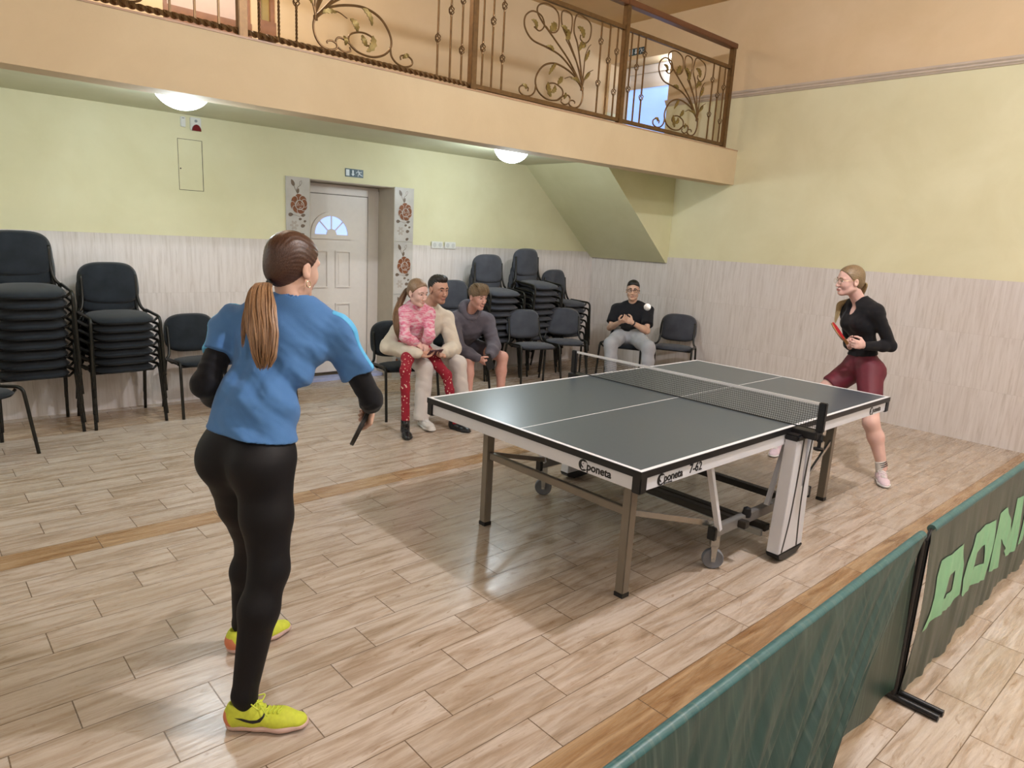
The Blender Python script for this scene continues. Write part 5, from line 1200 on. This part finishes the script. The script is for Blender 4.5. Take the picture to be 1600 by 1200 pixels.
shoe(P, (3.415, 4.95, 0), (3.355, 4.665, 0), .30, P.location, M_WSH, M_WSH, M_WS, h=.0042, name='shoe'); shoe(P, (3.835, 4.93, 0), (3.86, 4.64, 0), .30, P.location, M_WSH, M_WSH, M_WS, h=.0042)
b = MB(); w = Vector(J['wr_l'].tolist())-P.location; d = Vector(nrm(J['wr_l']-J['el_l']).tolist()); a1 = d.cross(Vector((0, 0, 1))).normalized(); a2 = d.cross(a1); w += d*.018
b.tube([w+(a1*math.cos(a)+a2*math.sin(a))*.031 for a in np.linspace(0, 6.283, 21)[:-1]], .006, 6, closed=True); b.build('wristwatch', M_BLK, P, smooth=True)
def phone(c, x, y, label, mcol='2a2024', s=1):
    x, y = nrm(x), nrm(y); z = np.cross(x, y); r_ = empty('smartphone', tuple(c), label=label, cat='phone')
    b = MB(); w_, h_ = .036*s, .074*s
    b.prism([(-w_, -h_), (w_, -h_), (w_, h_), (-w_, h_)], (0, 0, 0), Vector(x.tolist()), Vector(y.tolist()), Vector(z.tolist()), .009); b.build('phone_body', mat('phone_case', mcol, .4), r_, bevel=.002)
    b = MB(); w_, h_ = .033*s, .070*s; b.prism([(-w_, -h_), (w_, -h_), (w_, h_), (-w_, h_)], Vector((z*.0092).tolist()), Vector(x.tolist()), Vector(y.tolist()), Vector(z.tolist()), .0006); b.build('phone_screen', mat('dark_screen', '0c0c10', .12), r_, label='dark glass screen'); return r_
phone((3.438, 4.775, .672), (.05, -.7, .7), (1, .1, 0), 'dark purple phone held in both hands of the seated person in the cream sweatshirt', '4a2f3a')
# girl on his knee
J = finish_J(dict(head=(3.338, 4.92, 1.175), neck=(3.375, 5.00, 1.045), chest=(3.378, 5.02, .93), belly=(3.395, 5.05, .80), pelvis=(3.415, 5.08, .705), sh_r=(3.268, 5.03, .985), sh_l=(3.490, 4.96, .985), el_r=(3.225, 4.92, .80), wr_r=(3.330, 4.91, .745), el_l=(3.425, 4.85, .812), wr_l=(3.415, 4.89, .745),
    hip_r=(3.345, 5.03, .69), hip_l=(3.48, 5.03, .68), kn_r=(3.140, 4.78, .545), kn_l=(3.555, 4.76, .47), an_r=(3.125, 4.74, .17), an_l=(3.575, 4.66, .15)))
ax = headax((.12, -.97, -.20), (0, -.18, 1)); hs = .93; g = dict(stub=.0, w=.68, waist=.080, depth=.80, arm=.70, leg=.64, neck=.040, foot_l=(.1, -1, 0), foot_r=(-.4, -.9, 0))
P = person((3.38, 5.02, 0), 'person with long ponytail, pink jumper and red patterned leggings, seated on a knee')
hands = [((J['wr_r'], (.55, -.5, -.45), (.4, .3, -.7), (.6, -.5, .5)), dict(s=.72, curl=.3)), ((J['wr_l'], (-.2, -.5, -.7), (-.2, .6, -.5), (-.8, -.2, .1)), dict(s=.72, curl=.3))]
F, hp, tips = base_skin(J, g, ax, hs, 1, hands); body = emit(F, H*.9, 'body', M_SK2, P)
face_parts(P, body.data, hp, ax, hs, cloth('light_brow', '8c6f55'), mat('lips_soft', 'bb7a70', .4), P.location, brow_r=.0028)
F, q = hair_cap(J['head'], ax, hs, 'tied'); tg = hp(-.115, .01, .01); M_HG = hairmat('light_brown_hair', '6e5440', '9c7f62', tg, .4); emit(F, .0038, 'hair', M_HG, P)
strands(P, 'ponytail', hairmat('long_light_brown_hair', '5d4430', '937151', (3.2, 5.0, 1.9), .42), [tuple(tg), tuple(hp(-.15, .0, -.02)), (3.255, 5.07, 1.06), (3.20, 5.03, .96), (3.185, 4.99, .86), (3.20, 4.96, .76)], [(0, .008), (.25, .022), (.5, .030), (.85, .028), (1, .012)], 120, .004, P.location, 2)
t = NT('pink_camouflage_knit'); v = t.vm('MULTIPLY', t.obj(), (1, 1, 2.6)); n_ = t.noise(v, 17, 3, .6, .6); n2 = t.noise(v, 40, 3, .6)
t.set('Base Color', t.mix(t.n('ShaderNodeMapRange', _0=n2, _1=.5, _2=.62, _3=0., _4=.6).outputs[0], t.ramp(n_, [(.42, srgb('cf6a87')), (.52, srgb('dc93a6')), (.6, srgb('d9bcc2'))]), srgb('e0c3c9'))).set('Roughness', .9); M_PJ = t.m
F = SDF(); top(F, J, g, .014, rs=(.050, .045, .042, .031), hem=-.02, neck=.047); F.wrinkle(folds(.004, 80, [A3(0, 0, 1), A3(1, 0, 1)], 4)); emit(F, .0045, 'jumper', M_PJ, P)
t = NT('red_patterned_leggings'); vo = t.n('ShaderNodeTexVoronoi', _Vector=t.vm('MULTIPLY', t.obj(), (1, 1, .8)), _Scale=38.); k_ = t.n('ShaderNodeMapRange', _0=vo.outputs[0], _1=.20, _2=.26, _3=1., _4=0.).outputs[0]
t.set('Base Color', t.mix(k_, srgb('8d1228'), srgb('d9b9a8'))).set('Roughness', .85)
F = SDF(); trousers(F, J, g, -.028, legr=(.092, .080, .070, .066, .062), k=.03, ex=.10); emit(F, .0045, 'leggings', t.m, P)
M_BOOT = mat('black_shiny_boot', '15161a', .3, var=.1, scale=20)
shoe(P, (3.145, 4.78, 0), (3.045, 4.575, 0), .235, P.location, M_BOOT, M_BLK, M_BLK, h=.004, hi=1); shoe(P, (3.565, 4.705, 0), (3.62, 4.49, 0), .235, P.location, M_BOOT, M_BLK, M_BLK, h=.004, hi=1)
# boy in grey hoodie
J = finish_J(dict(head=(4.223, 5.20, 1.095), neck=(4.225, 5.32, .925), chest=(4.265, 5.39, .78), belly=(4.30, 5.52, .66), pelvis=(4.33, 5.58, .575), sh_r=(4.065, 5.38, .845), sh_l=(4.425, 5.28, .845), el_r=(4.015, 5.20, .600), wr_r=(4.085, 5.00, .540), el_l=(4.375, 5.10, .620), wr_l=(4.225, 4.97, .560),
    kn_r=(4.055, 5.08, .515), kn_l=(4.445, 5.04, .515), an_r=(4.02, 5.02, .10), an_l=(4.39, 4.98, .10)))
ax = headax((.03, -.98, -.16), (0, -.15, 1)); hs = .98; g = dict(ol=0, w=.98, waist=.112, depth=.84, arm=.95, leg=.92, neck=.052, foot_l=(0, -1, 0), foot_r=(-.1, -1, 0))
P = person((4.3, 5.5, 0), 'person with fringe, dark grey hoodie and bare knees seated leaning forward beside the cream sweatshirt')
hands = [((J['wr_r'], (.75, -.45, -.45), (-.1, .5, .6), (.3, -.7, .6)), dict(s=.95, curl=.55, thumb=.6)), ((J['wr_l'], (-.65, -.35, -.65), (-.3, .4, -.2), (-.5, -.6, .5)), dict(s=.95, curl=.6, thumb=.6))]
F, hp, tips = base_skin(J, g, ax, hs, 0, hands); body = emit(F, H, 'body', skin('pinkish_skin', 'c79486', 'd2a294'), P)
face_parts(P, body.data, hp, ax, hs, cloth('sandy_brow', '6f5540'), mat('lips_pale', 'b06e66', .4), P.location)
F, q = hair_cap(J['head'], ax, hs, 'fringe'); emit(F, .0038, 'hair', hairmat('sandy_brown_hair', '5d4a38', '8c7354', tuple(hp(-.02, 0, .16)), .45), P)
strands(P, 'fringe_hair', bpy.data.materials['sandy_brown_hair'], [tuple(hp(-.03, 0, .122)), tuple(hp(.035, 0, .128)), tuple(hp(.085, 0, .096)), tuple(hp(.106, 0, .052))], [(0, .045), (.5, .062), (1, .062)], 150, .0042, P.location, 5, squash=(1, .16))
M_HOOD = cloth('grey_hoodie', '58535c', .05)
F = SDF(); top(F, J, g, .022, rs=(.074, .068, .062, .044), hem=-.03, neck=.060); rt, sp_, fr = torso_axes(J)
F.wrinkle(folds(.008, 55, [A3(0, 0, 1), A3(1, 0, .6), A3(-.4, .3, 1)], 21)); emit(F, H, 'hoodie', M_HOOD, P)
F = SDF(); c = J['neck']+sp_*.02; pts = [c+rt*math.cos(a)*.082+fr*math.sin(a)*.072+sp_*(.035-.055*max(0, math.sin(a))) for a in np.linspace(-math.pi*.5, math.pi*1.5, 15)]
F.chain(pts, [.030+.014*max(0, -math.sin(a)) for a in np.linspace(-math.pi*.5, math.pi*1.5, 15)], .02); F.wrinkle(folds(.003, 80, [sp_, rt], 3)); emit(F, H, 'hood', M_HOOD, P)
F = SDF(); trousers(F, J, g, -.004, cut='shorts'); 
for sd in 'lr': h_, k_ = J['hip_'+sd], J['kn_'+sd]; 
F.plane(J['pelvis']*.38+(J['kn_l']+J['kn_r'])*.5*.62, A3(-.05, -1, -.1), .004); F.wrinkle(folds(.004, 70, [A3(0, 1, 0), A3(1, 0, 0)], 2)); emit(F, H, 'shorts', cloth('grey_shorts', '4f4b55', .05), P)
shoe(P, (4.03, 5.09, 0), (3.99, 4.81, 0), .29, P.location, M_WSH, M_WSH, M_WS, h=.0045); shoe(P, (4.395, 5.05, 0), (4.40, 4.77, 0), .29, P.location, M_WSH, M_WSH, M_WS, h=.0045)
phone((4.165, 4.915, .510), (.6, -.5, .3), (.2, -.3, -.85), 'black phone held upright between the knees of the boy in the grey hoodie', '121214')
# man in black T-shirt by the right wall
J = finish_J(dict(head=(6.74, 5.308, 1.118), neck=(6.805, 5.335, .955), chest=(6.775, 5.325, .80), belly=(6.73, 5.30, .67), pelvis=(6.65, 5.25, .575), sh_r=(6.70, 5.505, .865), sh_l=(6.865, 5.150, .885), el_r=(6.565, 5.475, .650), wr_r=(6.435, 5.225, .755), el_l=(6.70, 5.015, .665), wr_l=(6.49, 5.075, .765),
    kn_r=(6.24, 5.17, .515), kn_l=(6.43, 4.77, .520), an_r=(6.20, 5.10, .12), an_l=(6.40, 4.72, .12)))
ax = headax((-.80, -.60, .02), (0, 0, 1)); hs = 1.0; g = dict(w=1.0, waist=.118, depth=.84, arm=1.0, leg=1.0, neck=.056, foot_l=(-.9, -.5, 0), foot_r=(-.9, -.3, 0))
P = person((6.7, 5.28, 0), 'person with glasses, black T-shirt and light grey trousers seated with hands clasped')
hands = [((J['wr_r'], (-.15, -.85, .35), (.5, .0, .8), (-.3, -.2, .8)), dict(s=1.0, curl=.6, thumb=.6)), ((J['wr_l'], (-.35, .75, .35), (.6, .0, -.2), (-.2, .2, .9)), dict(s=1.0, curl=.5, thumb=.6))]
F, hp, tips = base_skin(J, g, ax, hs, 0, hands); body = emit(F, H, 'body', skin('light_skin', 'c19a85', 'cda892'), P)
face_parts(P, body.data, hp, ax, hs, cloth('black_brow', '1c1512'), mat('lips_muted', 'a26a5e', .45), P.location, brow_r=.004)
F, q = hair_cap(J['head'], ax, hs, 'buzz'); emit(F, .0038, 'hair', hairmat('black_hair', '0f0d0d', '1e1a18', tuple(hp(0, 0, -.3)), .5), P)
glasses(P, hp, mat('dark_frame', '1d1a1c', .3), rect=1, rim=.0022)
F = SDF(); rt, sp_, fr = torso_axes(J); add_torso(F, J, g, .018)
for sd in 'lr': F.cap(J['neck'], J['sh_'+sd], .052, .062, .05); sleeve(F, J, sd, 0, .72, .068, .072)
F.cap(J['neck']+sp_*.012, J['neck']+sp_*.2+fr*.04, .060, .08, .006, 's'); F.plane(J['pelvis']+sp_*.02, -sp_, .006); F.wrinkle(folds(.006, 60, [sp_, rt+sp_], 2)); emit(F, H, 't_shirt', cloth('black_cotton', '131319', .1), P)
F = SDF(); trousers(F, J, g, .008, ex=.045); F.wrinkle(folds(.006, 60, [A3(0, 0, 1), A3(.8, .5, .2)], 7)); emit(F, H, 'sweatpants', cloth('light_grey_jersey', '9fa0a6', .05), P)
for he, to in (((6.235, 5.135), (5.975, 5.03)), ((6.44, 4.745), (6.19, 4.62))): shoe(P, (*he, 0), (*to, 0), .30, P.location, M_WSH, M_WSH, M_WS, h=.0045)
b = MB(); w = Vector(J['wr_l'].tolist())-P.location; d = Vector(nrm(J['wr_l']-J['el_l']).tolist()); a1 = d.cross(Vector((0, 0, 1))).normalized(); a2 = d.cross(a1); w -= d*.01
b.tube([w+(a1*math.cos(a)+a2*math.sin(a))*.030 for a in np.linspace(0, 6.283, 21)[:-1]], .008, 6, closed=True); b.build('wristband', M_BLK, P, smooth=True)
# ============================================================ BARRIERS
M_GREEN = None
def cloth_green(name, c1, c2, tr=.12):
    t = NT(name); p = t.obj(); n = t.noise(t.vm('MULTIPLY', p, (8, 1, .8)), 3, 4, .6, .3)
    st = t.noise(t.vm('MULTIPLY', p, (22, 1, .7)), 2.2, 3, .55, .2); c_ = t.mix(t.n('ShaderNodeMapRange', _0=st, _1=.54, _2=.70, _3=0., _4=tr*3).outputs[0], t.ramp(n, [(.3, srgb(c1)), (.7, srgb(c2))]), srgb('76837a'))  # pale streaks paint highlights of light shining through the cloth
    t.set('Base Color', c_).set('Roughness', .42).set('Specular IOR Level', .5).set('Transmission Weight', 0); t.bump(t.noise(t.vm('MULTIPLY', p, (30, 1, 3)), 4, 3), .25, .004)
    return t.m
M_G1 = cloth_green('green_barrier_nylon', '1c3b38', '35504b'); M_G2 = cloth_green('backlit_green_barrier_nylon', '38433d', '4f5a52'); M_TOPS = cloth_green('teal_barrier_seam', '2b5758', '386568'); M_LET = mat('light_green_print', '8cc79e', .5, var=.05)  # the greyer green of the lettered panel has backlight sheen painted in
def cy(x, z, y0, amp, ph, htop):
    t = min(1, max(0, (htop-z)/htop)); return y0+amp*(t**.7)*(math.sin(x*21+ph+3*t)+.5*math.sin(x*47+ph*2+t*5)+.35*math.sin(x*83+ph))*.5-.012*math.sin(math.pi*t)
def barrier(x0, x1, y0, y1b, label, mcloth, letters=None, ph=0, amp=.012, z1=.70, edge=0):
    R_ = empty('barrier', ((x0+x1)/2, y0, 0), label=label, cat='barrier', group='green court surround panels'); L = R_.location
    yy = lambda x: y0+(y1b-y0)*(x-x0)/(x1-x0)
    # tube frame
    b = LB(L); b.tube([(x0+.01, yy(x0), .02), (x0+.01, yy(x0), z1-.04), (x0+.04, yy(x0), z1-.005), (x1-.04, yy(x1), z1-.005), (x1-.01, yy(x1), z1-.04), (x1-.01, yy(x1), .02)], .010, 10); b.build('frame', M_BLK, R_, smooth=True, label='black tube frame')
    for x in (x0+.01, x1-.01):
        b = LB(L); b.tube([(x, yy(x)-.16, .014), (x, yy(x)+.14, .014)], .013, 10); b.build('foot', M_BLK, R_, smooth=True, label='black tube foot')
    nx, nz = int((x1-x0)/.012), 44; vs = []; top = z1+.004
    def P(x, z, lift=0):
        bot = .045+.03*math.sin(x*3+ph)+.012*math.sin(x*11)
        if edge:                                # the loose front layer: its right edge slants away to the left
            s_ = (x-x0)/(x1-x0); xe = np.interp(z, [0, .2, .5, .8, 1], [2.02, 2.08, 2.27, 2.52, 2.74]); xn = x0+.03+(xe-x0-.03)*s_
            return (xn, cy(x, bot+(top-bot)*z, yy(xn)-.016, amp, ph, top)-.035*math.sin(math.pi*min(1, (1-z)*1.1)*.5)-lift, .09+(top-.09)*z+.05*(1-z)*s_)
        zz = bot+(top-bot)*z; return (x, cy(x, zz, yy(x)-.014, amp, ph, top)-lift, zz)
    for j in range(nz+1):
        for i in range(nx+1): vs.append(P(x0+(.03 if edge else -.012)+(x1-x0-(.045 if edge else .02))*i/nx, j/nz))
    fs = [(j*(nx+1)+i, j*(nx+1)+i+1, (j+1)*(nx+1)+i+1, (j+1)*(nx+1)+i) for j in range(nz) for i in range(nx)]
    b = LB(L); b.add(vs, fs); n0 = len(vs); b.v += [(v[0], v[1]+.0015, v[2]) for v in b.v]; b.f += [tuple(i+n0 for i in f[::-1]) for f in fs]; b.m += [0]*len(fs)
    c = b.build('cloth', mcloth, R_, smooth=True)
    b = LB(L); b.tube([(x, yy(x), z1-.003) for x in np.linspace(x0+.035, x1-.035, 60)], .0165, 12); b.build('top_seam', M_TOPS, c, smooth=True, label='teal fabric sleeve over the top tube')
    if edge:
        b = LB(L); zs = [.075, .2, .4, .6, top]; vs2 = []; nn = 60
        for zi in range(11):
            z = .05+(top-.05)*zi/10
            for i in range(nn+1): x = x0+.03+(x1-.02-x0-.03)*i/nn; vs2.append((x, yy(x)+.012+.008*math.sin(x*17+z*5)*(1-zi/10)-.014*(1-zi/10)*(i/nn)**6, z+.035*(1-zi/10)*(1-i/nn)))
        f2 = [(j*(nn+1)+i, j*(nn+1)+i+1, (j+1)*(nn+1)+i+1, (j+1)*(nn+1)+i) for j in range(10) for i in range(nn)]
        b.add(vs2, f2); n0 = len(vs2); b.v += [(v[0], v[1]+.0015, v[2]) for v in b.v]; b.f += [tuple(i+n0 for i in f[::-1]) for f in f2]; b.m += [0]*len(f2)
        b.build('back_cloth', M_G3, R_, smooth=True, label='darker back layer of cloth')
    if letters: 
        for poly, hole in letters(x0, x1):
            bm = bmesh.new(); outer = [bm.verts.new((px, 0, pz)) for px, pz in poly]
            ed = [bm.edges.new((outer[i], outer[(i+1) % len(outer)])) for i in range(len(outer))]
            if hole: 
                inner = [bm.verts.new((px, 0, pz)) for px, pz in hole]; ed += [bm.edges.new((inner[i], inner[(i+1) % len(inner)])) for i in range(len(inner))]
            bmesh.ops.triangle_fill(bm, edges=ed, use_beauty=True, use_dissolve=False)
            for _ in range(5):
                e = [e for e in bm.edges if e.calc_length() > .014]
                if not e: break
                bmesh.ops.subdivide_edges(bm, edges=e, cuts=1); bmesh.ops.triangulate(bm, faces=[f for f in bm.faces if len(f.verts) > 3])
            for v in bm.verts:
                x, z = v.co.x, v.co.z; bot = .045+.03*math.sin(x*3+ph)+.012*math.sin(x*11); zr = (z-bot)/(top-bot); q = P(x, zr, .003); v.co = Vector(q)-L
            me = bpy.data.meshes.new('letter'); bm.to_mesh(me); bm.free(); link('letter', me, M_LET, c, smooth=True)
    return R_
def donic(x0, x1):
    D = [(2.872, .261), (2.943, .385), (2.921, .481), (2.954, .541), (3.234, .537), (3.277, .433), (3.28, .293), (3.201, .26), (2.985, .288)]
    O = [(3.317, .281), (3.291, .36), (3.321, .427), (3.398, .538), (3.526, .544), (3.699, .53), (3.725, .422), (3.721, .287), (3.682, .238), (3.507, .263), (3.35, .259)]
    N = [(3.789, .239), (3.765, .54), (3.888, .547), (4.071, .374), (4.07, .55), (4.202, .537), (4.219, .236), (4.078, .236), (3.872, .391), (3.925, .226)]
    I = [(4.27, .236), (4.262, .54), (4.40, .54), (4.41, .236)]
    C = [(4.50, .236), (4.46, .30), (4.46, .48), (4.52, .54), (4.90, .54), (4.90, .46), (4.60, .45), (4.60, .33), (4.90, .32), (4.90, .236)]
    return [(D, [(3.065, .437), (3.161, .44), (3.174, .348), (3.039, .353)]), (O, [(3.571, .442), (3.6, .345), (3.434, .362), (3.469, .427)]), (N, None), (I, None), (C, None)]
M_G3 = cloth_green('dark_green_back_nylon', '15322b', '1f4038')
B1 = barrier(.42, 2.77, .672, .725, 'plain dark green fabric barrier in the right foreground, teal top edge', M_G1, None, 0, .030, edge=1)
barrier(2.795, 5.12, .722, .722, 'green fabric barrier with light green DONIC lettering at the right edge', M_G2, donic, 2, .012)
